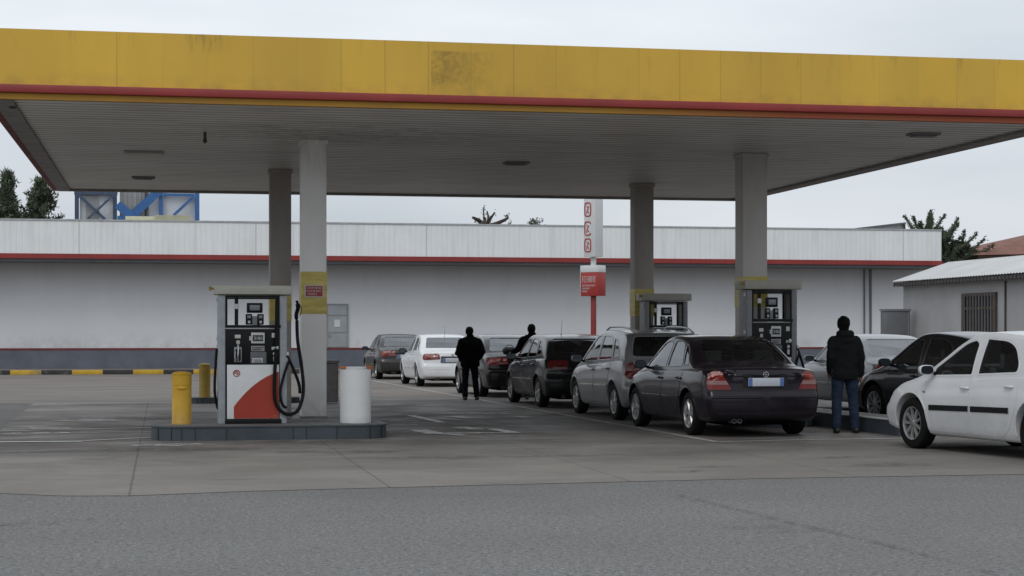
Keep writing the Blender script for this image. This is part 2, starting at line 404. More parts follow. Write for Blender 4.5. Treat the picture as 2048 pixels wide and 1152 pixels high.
    M['bars']=pm('rusty_window_bars',(.17,.16,.15),.6,var=.3)
    M['darkglass']=pm('dark_window_glass',(.02,.02,.025),.1,var=.2)
    M['tile']=pm('red_roof_tiles',(.24,.10,.07),.8,var=.35,scale=1.5,stretch=(1,1,4))
    M['whiteroof']=pm('white_corrugated_roof',(.62,.62,.61),.55,var=.16,scale=.6)
    M['bluesteel']=pm('dark_blue_steel',(.055,.085,.15),.5,var=.3)
    M['bluebeam']=pm('bright_blue_steel',(.035,.13,.34),.45,var=.2)
    M['tankwhite']=pm('white_tank_panels',(.62,.64,.67),.5,var=.12,scale=.8)
    M['galv']=pm('galvanised_sheet',(.35,.35,.35),.45,metal=.4,var=.25,scale=2)
    M['bark']=pm('tree_bark',(.05,.038,.03),.9,var=.4,scale=4,bump=.5)
    M['needle']=pm('conifer_needles',(.085,.105,.060),.8,var=.5,scale=.9)
    M['needle2']=pm('spiky_green_foliage',(.085,.11,.065),.8,var=.5,scale=.7)
    M['jacket_black']=pm('black_jacket_cloth',(.003,.003,.0035),.9,var=.3,scale=6,spec=.05)
    M['jacket_dark']=pm('dark_padded_jacket',(.009,.010,.011),.85,var=.3,scale=7,spec=.12)
    M['jeans']=pm('blue_denim',(.020,.032,.060),.85,var=.4,scale=7,bump=.2,spec=.2)
    M['trousers']=pm('dark_trousers',(.005,.006,.010),.85,var=.3,scale=7,spec=.08)
    M['skin']=pm('skin',(.20,.115,.08),.5,var=.12)
    M['hair']=pm('black_hair',(.004,.0035,.0035),.8,var=.3,scale=40,bump=.5,spec=.1)
    M['shoe']=pm('dark_shoe_leather',(.012,.012,.014),.5,var=.2)
    M['bag']=pm('black_bag_fabric',(.008,.008,.009),.6,var=.2)
    M['interior']=pm('car_interior_fabric',(.24,.24,.245),.85,var=.25,spec=.2)
    M['underbody']=pm('black_underbody',(.004,.004,.004),.9,spec=.05)
    M['seam']=pm('dark_panel_gap',(.004,.004,.004),.7)
    M['plate']=pm('pale_number_plate',(.50,.53,.58),.4,var=.08,scale=20)
    M['plate_blue']=pm('blue_plate_band',(.09,.17,.42),.4)
    # glass
    def glass(name,tint,ior=1.5,rough=.0):
        k=N(name); k.t.nodes.remove(k.b)
        tr=k.n('ShaderNodeBsdfTransparent'); tr.inputs[0].default_value=tint+(1,)
        gl=k.n('ShaderNodeBsdfGlossy'); gl.inputs['Roughness'].default_value=rough; gl.inputs[0].default_value=(.95,.97,1,1)
        fr=k.n('ShaderNodeFresnel'); fr.inputs[0].default_value=ior
        mx=k.n('ShaderNodeMixShader'); k.l(fr.outputs[0],mx.inputs[0]); k.l(tr.outputs[0],mx.inputs[1]); k.l(gl.outputs[0],mx.inputs[2]); k.l(mx.outputs[0],k.out.inputs[0])
        return k.m
    M['glass']=glass('car_window_glass',(.62,.66,.66),1.95)
    M['glass_tint']=glass('tinted_window_glass',(.20,.22,.225),1.55)
    M['glass_rear']=glass('heated_rear_glass',(.42,.46,.47),1.65); M['glass_sky']=glass('reflective_rear_glass',(.42,.48,.50),2.9)
    M['mirror_dark']=pm('dark_mirror_glass',(.10,.11,.12),.12,metal=1,var=.05)
    def lamp(name,col,col2,per=.03):
        k=N(name); x,y,z=k.xyz(); f=k.math('FRACT',k.math('DIVIDE',z,per)); c=k.mix(k.ramp(f,.3,.9),col,col2)
        k.set('Base Color',c); k.set('Roughness',.28); k.set('Coat Weight',.15); k.bump(f,.15,.003); return k.m
    M['tail_red']=lamp('red_tail_lens',(.20,.010,.008),(.11,.006,.005))
    M['tail_amber']=lamp('amber_lens',(.34,.06,.02),(.25,.035,.015))
    M['tail_clear']=lamp('clear_lens',(.30,.17,.16),(.2,.1,.09))
    M['head_clear']=lamp('headlamp_lens',(.42,.45,.48),(.25,.27,.3))
def paint(name,col,rough=.28,metal=.3,coat=.7,dirt=.35):
    k=N(name); x,y,z=k.xyz()
    c=k.mix(k.ramp(k.noise(2,5),.3,.7,0,.35),col,tuple(a*.7 for a in col))
    d=k.math('MULTIPLY',k.ramp(z,.15,.75,1,.03),k.ramp(k.noise(5,7,.7),.35,.75,.15,1))
    c=k.mix(k.math('MULTIPLY',d,dirt),c,(.13,.115,.098)); k.set('Specular IOR Level',.25)
    k.set('Base Color',c); k.set('Metallic',metal); k.set('Roughness',k.ramp(d,0,1,rough,.65)); k.set('Coat Weight',k.ramp(d,0,.7,coat,.1)); k.set('Coat Roughness',.06)
    return k.m
build_materials()

# ------------------------------------------------------------------ world, sun, camera
w=bpy.data.worlds.new('World'); scene.world=w; w.use_nodes=True; nt=w.node_tree; nt.nodes.clear()
SUN_EL,SUN_AZ=R(48),R(215)      # azimuth clockwise from +Y
out=nt.nodes.new('ShaderNodeOutputWorld'); bg=nt.nodes.new('ShaderNodeBackground'); bg.inputs[1].default_value=.1
sky=nt.nodes.new('ShaderNodeTexSky'); sky.sky_type='NISHITA'; sky.sun_disc=False; sky.sun_elevation=SUN_EL; sky.sun_rotation=SUN_AZ
tc=nt.nodes.new('ShaderNodeTexCoord'); mp=nt.nodes.new('ShaderNodeMapping'); mp.inputs['Scale'].default_value=(1,1,4.5)
nz=nt.nodes.new('ShaderNodeTexNoise'); nz.inputs['Scale'].default_value=2.3; nz.inputs['Detail'].default_value=5; nz.inputs['Roughness'].default_value=.45
rp=nt.nodes.new('ShaderNodeValToRGB'); e=rp.color_ramp.elements
e[0].position=.30; e[0].color=(.48,.525,.585,1); e[1].position=.66; e[1].color=(.735,.775,.815,1)
sep=nt.nodes.new('ShaderNodeSeparateXYZ'); mr=nt.nodes.new('ShaderNodeMapRange'); mr.inputs[1].default_value=0; mr.inputs[2].default_value=.2; mr.inputs[3].default_value=.84; mr.inputs[4].default_value=1.06
sc=nt.nodes.new('ShaderNodeVectorMath'); sc.operation='SCALE'
sc2=nt.nodes.new('ShaderNodeVectorMath'); sc2.operation='SCALE'; sc2.inputs['Scale'].default_value=11.6
mx=nt.nodes.new('ShaderNodeMix'); mx.data_type='RGBA'; mx.inputs[0].default_value=.94
L=nt.links.new
L(tc.outputs['Generated'],mp.inputs[0]); L(mp.outputs[0],nz.inputs['Vector']); L(nz.outputs['Fac'],rp.inputs[0])
L(tc.outputs['Generated'],sep.inputs[0]); L(sep.outputs[2],mr.inputs[0]); L(rp.outputs[0],sc.inputs[0]); L(mr.outputs[0],sc.inputs['Scale'])
L(sc.outputs[0],sc2.inputs[0]); L(sky.outputs[0],mx.inputs[6]); L(sc2.outputs[0],mx.inputs[7]); L(mx.outputs[2],bg.inputs[0]); L(bg.outputs[0],out.inputs[0])
sl=bpy.data.lights.new('sun','SUN'); sl.energy=.8; sl.angle=R(25); sl.color=(1,.97,.93)
so=link('sun',sl); dv=Vector((math.sin(SUN_AZ)*math.cos(SUN_EL),math.cos(SUN_AZ)*math.cos(SUN_EL),math.sin(SUN_EL)))
so.rotation_euler=dv.to_track_quat('Z','Y').to_euler(); so.location=dv*60
cd=bpy.data.cameras.new('camera'); cam=link('camera',cd); cam.location=(0,0,EYE); cam.rotation_euler=(R(90),0,-TH)
cd.sensor_width=36; cd.lens=FP/2048*36; cd.shift_y=(HV-576)/2048; cd.clip_end=2000; cd.clip_start=.2
scene.camera=cam
scene.view_settings.view_transform='Standard'; scene.view_settings.look='None'; scene.view_settings.exposure=0

# ------------------------------------------------------------------ ground
def sheet(name,pts,z,mat,kind='structure'):
    mb=MB(); mb.add([(p[0],p[1],z) for p in pts],[tuple(range(len(pts)))])
    o=mb.build(name,mat); 
    if kind: tag(o,kind=kind)
    return o
sheet('ground',[(-600,-80),(700,-80),(700,900),(-600,900)],0,M['asphalt'])
padpts=[(65,808),(-40,895),(-200,985),(-60,984),(40,989),(130,992.5),(260,992),(500,983),(1000,970),(1500,958),(2048,949),(2700,940),(3300,796),(830,797),(745,797),(390,805)]
sheet('forecourt_slab',[G(u,v) for u,v in padpts],.004,M['concrete'])
yd=[G(-900,806),G(65,808),G(390,805),G(745,797),G(3400,796)]
KY=65.9
sheet('yard',[(p.x,p.y+.02) for p in yd]+[(45,KY+.05),(-45,KY+.05)],.006,M['yard'])
# far lane tiles: line markings
def strip(a,b,wd,z=.012):
    a=Vector(a[:2]);b=Vector(b[:2]); d=(b-a).normalized(); n=Vector((-d.y,d.x))*wd/2
    return [a-n,b-n,b+n,a+n]
mk=MB()
def mark(a,b,wd,mi=0): 
    q=strip(a,b,wd); mk.add([(p.x,p.y,.012) for p in q],[(0,1,2,3)],mi)
c0=G(1432,885); cl=G(745,762)
mark(c0,cl,.10,1)
mark(c0+Vector((.05,-.0,0)),G(1600,881),.10,1); mark(G(1602,881),G(1880,877),.10,1)
mark(G(822,832),G(884,846),.16)
mark(G(900,866),G(1032,867),.11); mark(G(985,859),G(1030,867),.2); mark(G(836,861),G(870,868),.28)
mark(G(870,868),G(930,872),.12); mark(G(920,855),G(955,860),.26); mark(G(905,834),G(950,838),.3); mark(G(1035,834),G(1060,836),.3); mark(G(895,821),G(925,822),.2)
mark(G(780,843),G(870,843),.07); mark(G(780,850),G(835,850),.07); mark(G(778,866),G(900,866),.06)
mark(G(-60,886),G(165,884),.16); mark(G(165,883),G(303,876),.08)
mark(G(-30,864),G(303,856),.05); mark(G(66,809),G(390,806),.12); mark(G(640,800),G(920,798),.1)
mark(G(60,858),G(140,858),.14)
for (u,v,rx,ry,sd_) in [(905,822,.5,.25,31),(935,836,.6,.35,32),(1048,835,.45,.25,33),(938,857,.45,.4,34),(860,864,.6,.3,35),(925,868,.7,.28,36),(845,847,.5,.2,37),(1000,862,.55,.22,38),(960,828,.9,.5,39),(60,868,1.2,.3,40),(190,842,.9,.4,41),(330,892,.9,.35,42)]:
    rn=random.Random(sd_); c_=G(u,v); pts=[]
    for i in range(22):
        a=2*math.pi*i/22; kk=.7+.45*noise.noise(Vector((math.cos(a)*1.7+sd_,math.sin(a)*1.7,0)))+rn.uniform(-.08,.08); pts.append((c_.x+rx*kk*math.cos(a),c_.y+ry*kk*math.sin(a),.0135))
    mk.add(pts,[tuple(range(22))],2)
tag(mk.build('line_markings',[M['line'],M['line_faint'],M['line_patch']]),kind='structure')
# foreground patch seams and oil marks
def blob(c,rx,ry,seed,n=26,rot=0):
    rn=random.Random(seed); pts=[]
    for i in range(n):
        a=2*math.pi*i/n; k=.65+.5*noise.noise(Vector((math.cos(a)*1.5+seed,math.sin(a)*1.5,seed*.37)))+rn.uniform(-.06,.06)
        x,y=rx*k*math.cos(a),ry*k*math.sin(a); pts.append((c.x+x*math.cos(rot)-y*math.sin(rot),c.y+x*math.sin(rot)+y*math.cos(rot),.016))
    return pts
k=N('oil_stain'); f=k.noise(5,7,.75); a=k.ramp(f,.42,.7,0,.6)
tr=k.n('ShaderNodeBsdfTransparent'); mxs=k.n('ShaderNodeMixShader'); k.l(a,mxs.inputs[0]); k.l(tr.outputs[0],mxs.inputs[1]); k.l(k.b.outputs[0],mxs.inputs[2]); k.l(mxs.outputs[0],k.out.inputs[0])
k.set('Base Color',(.03,.028,.027)); k.set('Roughness',.45); M['oil']=k.m
ob=MB()
for i,(u,v,rx,ry) in enumerate([(1031,944,.08,.04),(712,967,.16,.05),(1700,916,.75,.2),(1790,932,.8,.25),(1350,945,.5,.18),(1520,1056,.45,.1),(1580,1064,.35,.09),(30,1050,.6,.09),(1420,935,.5,.2),(200,902,1.6,.5),(400,900,1.1,.5),(250,835,1.5,.7),(950,915,1.8,.4),(700,905,1.3,.3)]):
    p=blob(G(u,v),rx,ry,i+1); ob.add(p,[tuple(range(len(p)))])
for (u1,v1),(u2,v2),wd in [((1350,990),(1540,1037),.06),((1540,1037),(1800,1098),.06),((1800,1098),(2000,1152),.05),((0,1050),(190,1040),.05)]:
    q=strip(G(u1,v1),G(u2,v2),wd); ob.add([(p.x,p.y,.014) for p in q],[(0,1,2,3)])
tag(ob.build('oil_stains',M['oil']),kind='structure')

# ------------------------------------------------------------------ canopy
ZB,ZT=4.30,5.15; X0,X1,Y0,Y1=-2.15,12.26,22.55,36.95
can=thing('station_canopy','wide flat canopy with stained yellow fascia and red stripe over the pumps','canopy',((X0+X1)/2,(Y0+Y1)/2,0))
co=can.location
def cl_(mb): 
    for p in mb.v: p.x-=co.x; p.y-=co.y
    return mb
def keepworld(o):   # materials read world metres: shift geometry only, object coords stay handled through a texture offset
    return o
# parts are built around the canopy base; their mesh stays in world metres and the child is shifted back
def part_w(mb,name,mats,parent,**k):
    o=mb.build(name,mats,parent,**k)
    o.matrix_parent_inverse=Matrix.Identity(4)
    T=Matrix.Translation(parent.location)@parent.rotation_euler.to_matrix().to_4x4()
    o.matrix_basis=T.inverted()
    return o
f=MB(); th=.12
def frame(mb,x0,y0,x1,y1,z0,z1,th,mi=0):
    mb.b2((x0,y0,z0),(x1,y0+th,z1),mi); mb.b2((x0,y1-th,z0),(x1,y1,z1),mi)
    mb.b2((x0,y0+th,z0),(x0+th,y1-th,z1),mi); mb.b2((x1-th,y0+th,z0),(x1,y1-th,z1),mi)
frame(f,X0,Y0,X1,Y1,4.475,ZT,th); part_w(f,'fascia',M['yellow_fascia'],can)
f=MB(); frame(f,X0-.05,Y0-.05,X1+.05,Y1+.05,4.375,4.473,.2); part_w(f,'red_stripe',M['red'],can,bevel=.008)
f=MB(); f.b2((X0+.13,Y0+.02,ZB),(X1-.13,Y0+.12,4.373)); part_w(f,'lower_trim',M['trim_yellow'],can)
for a_,b_ in (((X0+.02,Y0+.02),(X0+.129,Y1-.02)),((X1-.129,Y0+.02),(X1-.02,Y1-.02)),((X0+.13,Y1-.12),(X1-.13,Y1-.02))):
    f=MB(); f.b2((a_[0],a_[1],ZB),(b_[0],b_[1],4.373)); part_w(f,'side_trim',M['redband'],can)
f=MB(); f.b2((X0+.125,Y0+.125,ZB+.03),(X1-.125,Y1-.125,ZB+.08)); part_w(f,'soffit',M['soffit'],can)
f=MB(); f.b2((X0+.13,Y0+.13,4.9),(X1-.13,Y1-.13,5.0)); part_w(f,'roof_deck',M['galv'],can)
f=MB()
for a,b in (((X0+.124,Y0+.124),(X0+.36,Y1-.124)),((X1-.36,Y0+.124),(X1-.124,Y1-.124)),((X0+.36,Y1-.3),(X1-.36,Y1-.124))):
    f.b2((a[0],a[1],ZB-.015),(b[0],b[1],ZB+.028))
part_w(f,'edge_gutter',pm('grimy_gutter',(.26,.24,.22),.6,var=.35,scale=3),can)
def soff(u,v): t=FP*(ZB-EYE)/(HV-v); return D(u,t,ZB)
for (u,v,wx,wy,kind) in [(288,308,.62,.5,1),(287,357,.42,.3,0),(1032,328,.42,.3,0),(1847,271,.42,.3,0)]:
    p=soff(u,v); g=MB(); g.b2((p.x-wx/2,p.y-wy/2,ZB+.0),(p.x+wx/2,p.y+wy/2,ZB+.028),0)
    o=part_w(g,'ceiling_light',M['label_grey'] if kind else M['conc'],can,bevel=.01)
    g=MB(); g.b2((p.x-wx/2+.05,p.y-wy/2+.04,ZB-.02),(p.x+wx/2-.05,p.y+wy/2-.04,ZB-.001)); g.build('diffuser',M['cream'] if kind else M['gate'],o)
p=soff(410,268); g=MB(); g.tube([(p.x,p.y,ZB+.03),(p.x,p.y,ZB-.10)],.022); g.sphere((p.x,p.y,ZB-.1),.032); part_w(g,'pipe_stub',M['brown'],can)
p=soff(25,211); g=MB(); g.lathe([(.05,-.0),(.05,-.05),(.03,-.07)],16,c=(p.x,p.y,ZB+.03)); part_w(g,'vent_cap',M['brown'],can)
CW=.37
def column(u,t,z0,tape=None,mt='column',CW=.37):
    p=D(u,t); x,y=p.x,p.y
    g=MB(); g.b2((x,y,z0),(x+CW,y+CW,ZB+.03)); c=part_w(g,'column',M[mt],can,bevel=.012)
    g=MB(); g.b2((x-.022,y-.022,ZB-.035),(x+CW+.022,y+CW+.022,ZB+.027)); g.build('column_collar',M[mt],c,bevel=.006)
    g=MB(); g.b2((x-.02,y-.02,z0),(x+CW+.02,y+CW+.02,z0+.035)); g.build('base_flange',M['conc'],c,bevel=.006)
    if tape:
        g=MB(); g.b2((x-.006,y-.006,tape[0]),(x+CW+.006,y+CW+.006,tape[1])); 
        for i in range(5):
            z=tape[0]+(tape[1]-tape[0])*random.random(); g.box((x+CW/2,y-.009,z),(CW*.96,.004,.012),M=Matrix.Rotation(random.uniform(-.12,.12),4,'Y'))
        g.build('tape_wrap',M['tape'],c)
    return p
c1=column(603,26.6,.2,(ZV(628,26.6),ZV(543,26.6)))
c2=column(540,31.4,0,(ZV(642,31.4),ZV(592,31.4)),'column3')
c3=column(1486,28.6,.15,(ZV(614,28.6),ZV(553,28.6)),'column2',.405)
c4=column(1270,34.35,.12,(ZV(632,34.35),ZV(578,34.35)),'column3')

# ------------------------------------------------------------------ glyph-like print
def glyphs(mb,x0,z0,x1,z1,rows,y,mi=0,seed=1,fillr=1.0):
    rn=random.Random(seed); n=len(rows); rh=(z1-z0)/n
    for i,(a,b,cnt) in enumerate(rows):
        zc=z1-rh*(i+.5); xs=x0+(x1-x0)*a; xe=x0+(x1-x0)*b; cw=(xe-xs)/cnt
        for j in range(cnt):
            cx=xs+cw*(j+.5); h=rh*.62; ww=cw*.74; s=min(ww,h)*.2
            parts=rn.sample(['l','r','t','b','m','c'],rn.choice([3,4,4]))
            if 'l' in parts: mb.b2((cx-ww/2,y,zc-h/2),(cx-ww/2+s,y-.003,zc+h/2),mi)
            if 'r' in parts: mb.b2((cx+ww/2-s,y,zc-h/2),(cx+ww/2,y-.003,zc+h/2),mi)
            if 't' in parts: mb.b2((cx-ww/2,y,zc+h/2-s),(cx+ww/2,y-.0036,zc+h/2),mi)
            if 'b' in parts: mb.b2((cx-ww/2,y,zc-h/2),(cx+ww/2,y-.0036,zc-h/2+s),mi)
            if 'm' in parts: mb.b2((cx-ww/2,y,zc-s/2),(cx+ww/2,y-.0042,zc+s/2),mi)
            if 'c' in parts: mb.b2((cx-s/2,y,zc-h/2),(cx+s/2,y-.0048,zc+h/2),mi)

sg=thing('notice_sign','small red notice with three lines of white writing on the yellow taped column','sign',(c1.x+.185,c1.y-.01,ZV(582,26.6)))
g=MB(); g.b2((-.14,-.012,-.09),(.14,-.002,.09)); g.build('sign_plate',M['label'],sg)
g=MB(); g.b2((-.125,-.016,-.078),(.125,-.013,.078)); g.build('sign_face',M['sign_red'],sg)
g=MB(); glyphs(g,-.115,-.07,.115,.07,[(0,1,9),(0,.95,8),(.08,.7,6)],-.0165,seed=4); g.build('lettering',M['white_print'],sg)

# ------------------------------------------------------------------ islands
def rrect(x0,y0,x1,y1,r,n=8):
    pts=[]
    for cx,cy,a0 in ((x1-r,y0+r,-90),(x1-r,y1-r,0),(x0+r,y1-r,90),(x0+r,y0+r,180)):
        for i in range(n+1):
            a=R(a0+90*i/n); pts.append((cx+r*math.cos(a),cy+r*math.sin(a)))
    return pts
def island(label,cx,cy,lx,ly,h,rz=0,r=.35,group='fuel islands',light=False):
    t=thing('fuel_island',label,'island',(cx,cy,0),rz,group)
    P=rrect(-lx/2,-ly/2,lx/2,ly/2,r)
    g=MB(); g.prism(P,h-.024,h-.003,'Z'); g.build('kerb_coping',M['kerb_light'] if light else M['island'],t,bevel=.005)
    P=rrect(-lx/2+.1,-ly/2+.1,lx/2-.1,ly/2-.1,max(.05,r-.1))
    g=MB(); g.prism(P,h-.0025,h,'Z'); g.build('island_top',M['island_top'],t)
    P=rrect(-lx/2+.012,-ly/2+.012,lx/2-.012,ly/2-.012,r-.012)
    g=MB(); g.prism(P,0,h-.025,'Z'); rn=random.Random(int(lx*100)); g0=g
    x=-lx/2+r
    while x<lx/2-r+.01:
        g.b2((x-.004,-ly/2+.006,.001),(x+.004,-ly/2+.014,h-.026),1); g.b2((x-.004,ly/2-.014,.001),(x+.004,ly/2-.006,h-.026),1); x+=rn.choice([.18,.75,.9,.42])
    for sx in(-1,1):
        for a in (20,50):
            an=R(a); px=sx*(lx/2-r+ (r-.008)*math.sin(an)); py=-ly/2+r-(r-.008)*math.cos(an)
            g.box((px,py,(h-.026)/2),(.008,.012,h-.028),1)
    g.build('kerb_face',[M['island'],M['grout']],t)
    return t
ilx0,ilx1=-.16,3.10; iy0=24.78
island('near long pump island with dark slate kerb tiles and rounded ends',(ilx0+ilx1)/2,iy0+.75,ilx1-ilx0,1.6,.2,r=.42)
pb=G(500,808)
i2=island('far low dark kerbed island behind the left pump with a bollard on it',D(492,37.5).x,D(492,37.5).y+.45,2.4,.9,.13,r=.3)
LH=R(1.13)   # lane heading beyond +Y
# ------------------------------------------------------------------ bollards
def bollard(label,p,z,r,h,mat,slot=True):
    t=thing('bollard',label,'bollard',(p.x,p.y,z),0,'yellow bollards')
    g=MB(); g.lathe([(r*1.03,0),(r*1.03,.02),(r*.985,.03),(r*.985,h*.72),(r*.96,h*.725),(r*.96,h*.735),(r*1.0,h*.74),(r*1.0,h*.93)],32); g.build('post',mat,t)
    g=MB(); g.lathe([(r*1.0,h*.931),(r*1.03,h*.94),(r*1.03,h*.955),(r*.8,h*.985),(r*.3,h),(0.001,h)],32); g.build('cap',mat,t)
    if slot:
        g=MB(); g.sphere((0,-r*.93,h*.69),(r*.5,.02,.035),12); g.build('embossed_slot',mat,t)
    return t
bollard('bright yellow bollard at the left end of the near island',D(363.5,25.0),.2,.136,.73,M['yellow'])
bollard('grimy darker yellow bollard on the far island behind the left pump',D(409.5,37.6),.13,.12,.71,M['yellow_dark'],False)
# ------------------------------------------------------------------ litter drum, concrete bin
p=D(711,25.4)
t=thing('litter_drum','white plastic litter drum beside the near column with orange scraps at its rim','bin',(p.x,p.y,.2))
g=MB(); r=.218
g.lathe([(r*.985,0),(r,.012),(r,.59),(r*1.006,.594),(r*1.006,.604),(r,.608),(r,.748),(r*.97,.752),(r*.95,.74),(r*.95,.3)],48); g.build('drum',M['drum_white'],t,angle=18)
g=MB(); g.lathe([(r*.78,.3),(r*.80,.74),(r*.80,.782),(r*.78,.788),(r*.76,.782),(r*.72,.6)],30,c=(-.01,0,0)); o=g.build('bin_liner',M['white'],t)
rn=random.Random(5)
for grp in ((170,185,200),(350,5,15)):
  g=MB()
  for an in grp: a=R(an); g.box((r*.88*math.cos(a),r*.88*math.sin(a)-.03,.765+rn.uniform(-.005,.02)),(.075,.05,.028),rz=rn.uniform(0,3))
  g.build('orange_scrap',M['orange'],t,bevel=.008)
p=D(658,37.4)
t=thing('concrete_bin','square grey concrete bin half hidden behind the near column','bin',(p.x,p.y,0))
g=MB(); g.b2((-.18,-.18,.03),(.18,.18,.84)); g.build('box_body',M['conc'],t,bevel=.015)
g=MB(); g.b2((-.2,-.2,.845),(.2,.2,.91)); g.build('lid',M['conc'],t,bevel=.012)

# ------------------------------------------------------------------ pumps
def arc(cx,cz,r,a0,a1,n): return [(cx+r*math.cos(R(a0+(a1-a0)*i/n)),cz+r*math.sin(R(a0+(a1-a0)*i/n))) for i in range(n+1)]
def bez(pts,n=20):
    pts=[Vector(p) for p in pts]; out=[]
    for i in range(len(pts)-1):
        p0=pts[max(i-1,0)];p1=pts[i];p2=pts[i+1];p3=pts[min(i+2,len(pts)-1)]
        for k in range(n):
            t=k/n; out.append(.5*((2*p1)+(p2-p0)*t+(2*p0-5*p1+4*p2-p3)*t*t+(3*p1-p0-3*p2+p3)*t**3))
    out.append(pts[-1]); return out
def pump():
    t=thing('fuel_pump','','fuel pump',group='fuel pumps'); DP=.42
    # posts
    for a,b in ((-.475,-.375),(.375,.475)):
        g=MB(); g.b2((a,-.03,0),(b,DP-.02,1.79)); g.build('post',M['metal'],t,bevel=.012)
    g=MB(); g.b2((-.376,-.045,0),(.40,DP+.01,.065)); g.build('plinth',M['black'],t,bevel=.004)
    g=MB(); g.b2((-.374,-.01,.066),(.374,DP-.04,.825)); g.build('lower_cabinet',M['black'],t)
    g=MB(); g.b2((-.352,-.028,.07),(.366,-.011,.822)); lp=g.build('lower_panel',M['white'],t,bevel=.003)
    q=[(-.258,.075),(.362,.075),(.362,.725)]
    for i in range(1,15):
        k=i/14; q.append(((1-k)**2*.362+2*k*(1-k)*.02+k*k*-.258,(1-k)**2*.725+2*k*(1-k)*.62+k*k*.24))
    g=MB(); g.prism(q,-.0335,-.0285,'Y'); g.build('red_swoosh',M['red_orange'],lp)
    g=MB()
    g.tube([(x,-.033,z) for x,z in arc(-.222,.705,.044,20,380,28)],.0055,6,cap=False); g.tube([(x,-.033,z) for x,z in arc(-.224,.707,.026,-60,200,16)],.005,6)
    g.tube([(-.25,-.033,.70),(-.222,-.033,.716),(-.205,-.033,.70),(-.225,-.033,.685)],.005,6); g.build('logo',M['ink_red'],lp)
    g=MB(); g.prism([(.30,.10),(.322,.10),(.311,.12)],-.037,-.034,'Y'); g.build('warning_mark',M['yellow'],lp)
    # middle black control panel
    g=MB(); g.b2((-.374,-.03,.83),(.374,DP-.04,1.325)); mp_=g.build('control_panel',M['black'],t,bevel=.004)
    g=MB(); g.b2((-.372,-.037,1.335),(.39,DP-.03,1.375)); g.build('shelf',M['black'],t)
    g=MB(); g.b2((-.36,-.041,1.318),(.34,-.031,1.33)); g.build('light_strip',M['label_grey'],t)
    def st(x0,z0,x1,z1,m='label',name='sticker',y=-.036,par=mp_):
        g=MB(); g.b2((x0,-.029,z0),(x1,y,z1)); return g.build(name,M[m],par,bevel=.002)
    st(-.245,1.19,-.165,1.24); s=st(-.02,1.12,.165,1.27,name='price_display',y=-.045)
    g=MB(); g.b2((.0,-.046,1.15),(.145,-.049,1.235)); d_=g.build('display_window',M['ink'],s)
    g=MB(); glyphs(g,.01,1.16,.135,1.225,[(0,1,5)],-.0495,seed=8); g.build('digits',M['label'],s)
    g=MB(); g.b2((-.045,-.03,1.16),(-.025,-.038,1.22)); g.build('sticker',M['label'],mp_)
    st(.265,1.20,.33,1.265); s2=st(-.02,1.01,.165,1.085,'label_grey',name='instruction_plate'); st(-.005,.85,.14,.915)
    g=MB(); glyphs(g,-.005,1.02,.15,1.075,[(0,1,8),(0,.8,7)],-.0365,seed=9); g.build('lettering',M['ink'],s2)
    st(-.03,.84,.19,1.0,'gate',name='keypad_recess',y=-.033); st(.01,.85,.13,.905); st(.262,1.03,.345,1.07)
    g=MB(); g.lathe([(.026,-.03),(.026,-.048),(.018,-.055),(.001,-.056)],18,axis='Y',c=(.305,0,.975)); g.build('round_button',M['label'],mp_)
    st(.285,.865,.33,.935)
    st(-.225,1.11,-.175,1.16,'cream'); 
    # nozzle holster
    g=MB(); g.b2((-.255,-.03,.86),(-.15,-.045,1.07)); h_=g.build('nozzle_holster',M['label_grey'],mp_,bevel=.01)
    g=MB(); g.b2((-.235,-.046,.875),(-.165,-.06,1.04)); g.build('holster_recess',M['black'],h_,bevel=.012)
    g=MB(); g.tube(bez([(-.20,-.06,1.10),(-.2,-.085,1.02),(-.205,-.095,.95),(-.20,-.075,.88)]),[.012]*61,8); g.tube(bez([(-.235,-.07,1.0),(-.245,-.09,.93),(-.21,-.09,.89)]),.006,6); g.build('nozzle',M['steel'],h_)
    # upper open frame
    for a,b in ((-.372,-.345),(.345,.372)):
        g=MB(); g.b2((a,-.02,1.376),(b,.0,1.785)); g.build('upper_upright',M['black'],t)
        g=MB(); g.b2((a,DP-.06,1.376),(b,DP-.04,1.785)); g.build('upper_upright',M['black'],t)
    g=MB(); g.b2((-.345,-.018,1.735),(.345,-.004,1.757)); g.b2((-.374,-.02,1.765),(.374,DP-.05,1.789)); g.build('top_rail',M['black'],t)
    g=MB(); g.b2((-.245,.02,1.376),(-.195,.06,1.764)); g.build('hose_duct',M['black'],t)
    g=MB(); g.b2((-.255,.012,1.60),(-.185,.066,1.67)); g.build('duct_clamp',M['label'],t)
    # head unit
    g=MB(); g.b2((.0,.10,1.376),(.11,.16,1.50)); g.build('display_stem',M['label_grey'],t)
    g=MB(); g.b2((-.075,.06,1.545),(.145,.14,1.685)); h=g.build('display_unit',M['black'],t,bevel=.012)
    g=MB(); g.b2((-.035,.052,1.58),(.105,.059,1.655)); g.build('screen',M['screen'],h,bevel=.003)
    for a in (-.09,.07):
        g=MB(); g.b2((a,.06,1.38),(a+.09,.14,1.53)); h=g.build('side_terminal',M['black'],t,bevel=.01)
        g=MB(); g.b2((a+.02,.052,1.47),(a+.07,.059,1.51)); g.build('screen',M['screen'],h)
        g=MB(); g.b2((a+.03,.05,1.40),(a+.062,.059,1.435)); g.build('key',M['label'],h)
    # cap
    g=MB(); g.b2((-.53,-.09,1.80),(.545,DP+.06,1.925)); g.build('top_canopy',M['cream'],t,bevel=.012)
    g=MB(); g.b2((-.60,-.05,1.865),(-.531,-.02,1.895)); g.b2((-.60,-.055,1.85),(-.57,-.015,1.91)); g.build('corner_hook',M['yellow_dark'],t)
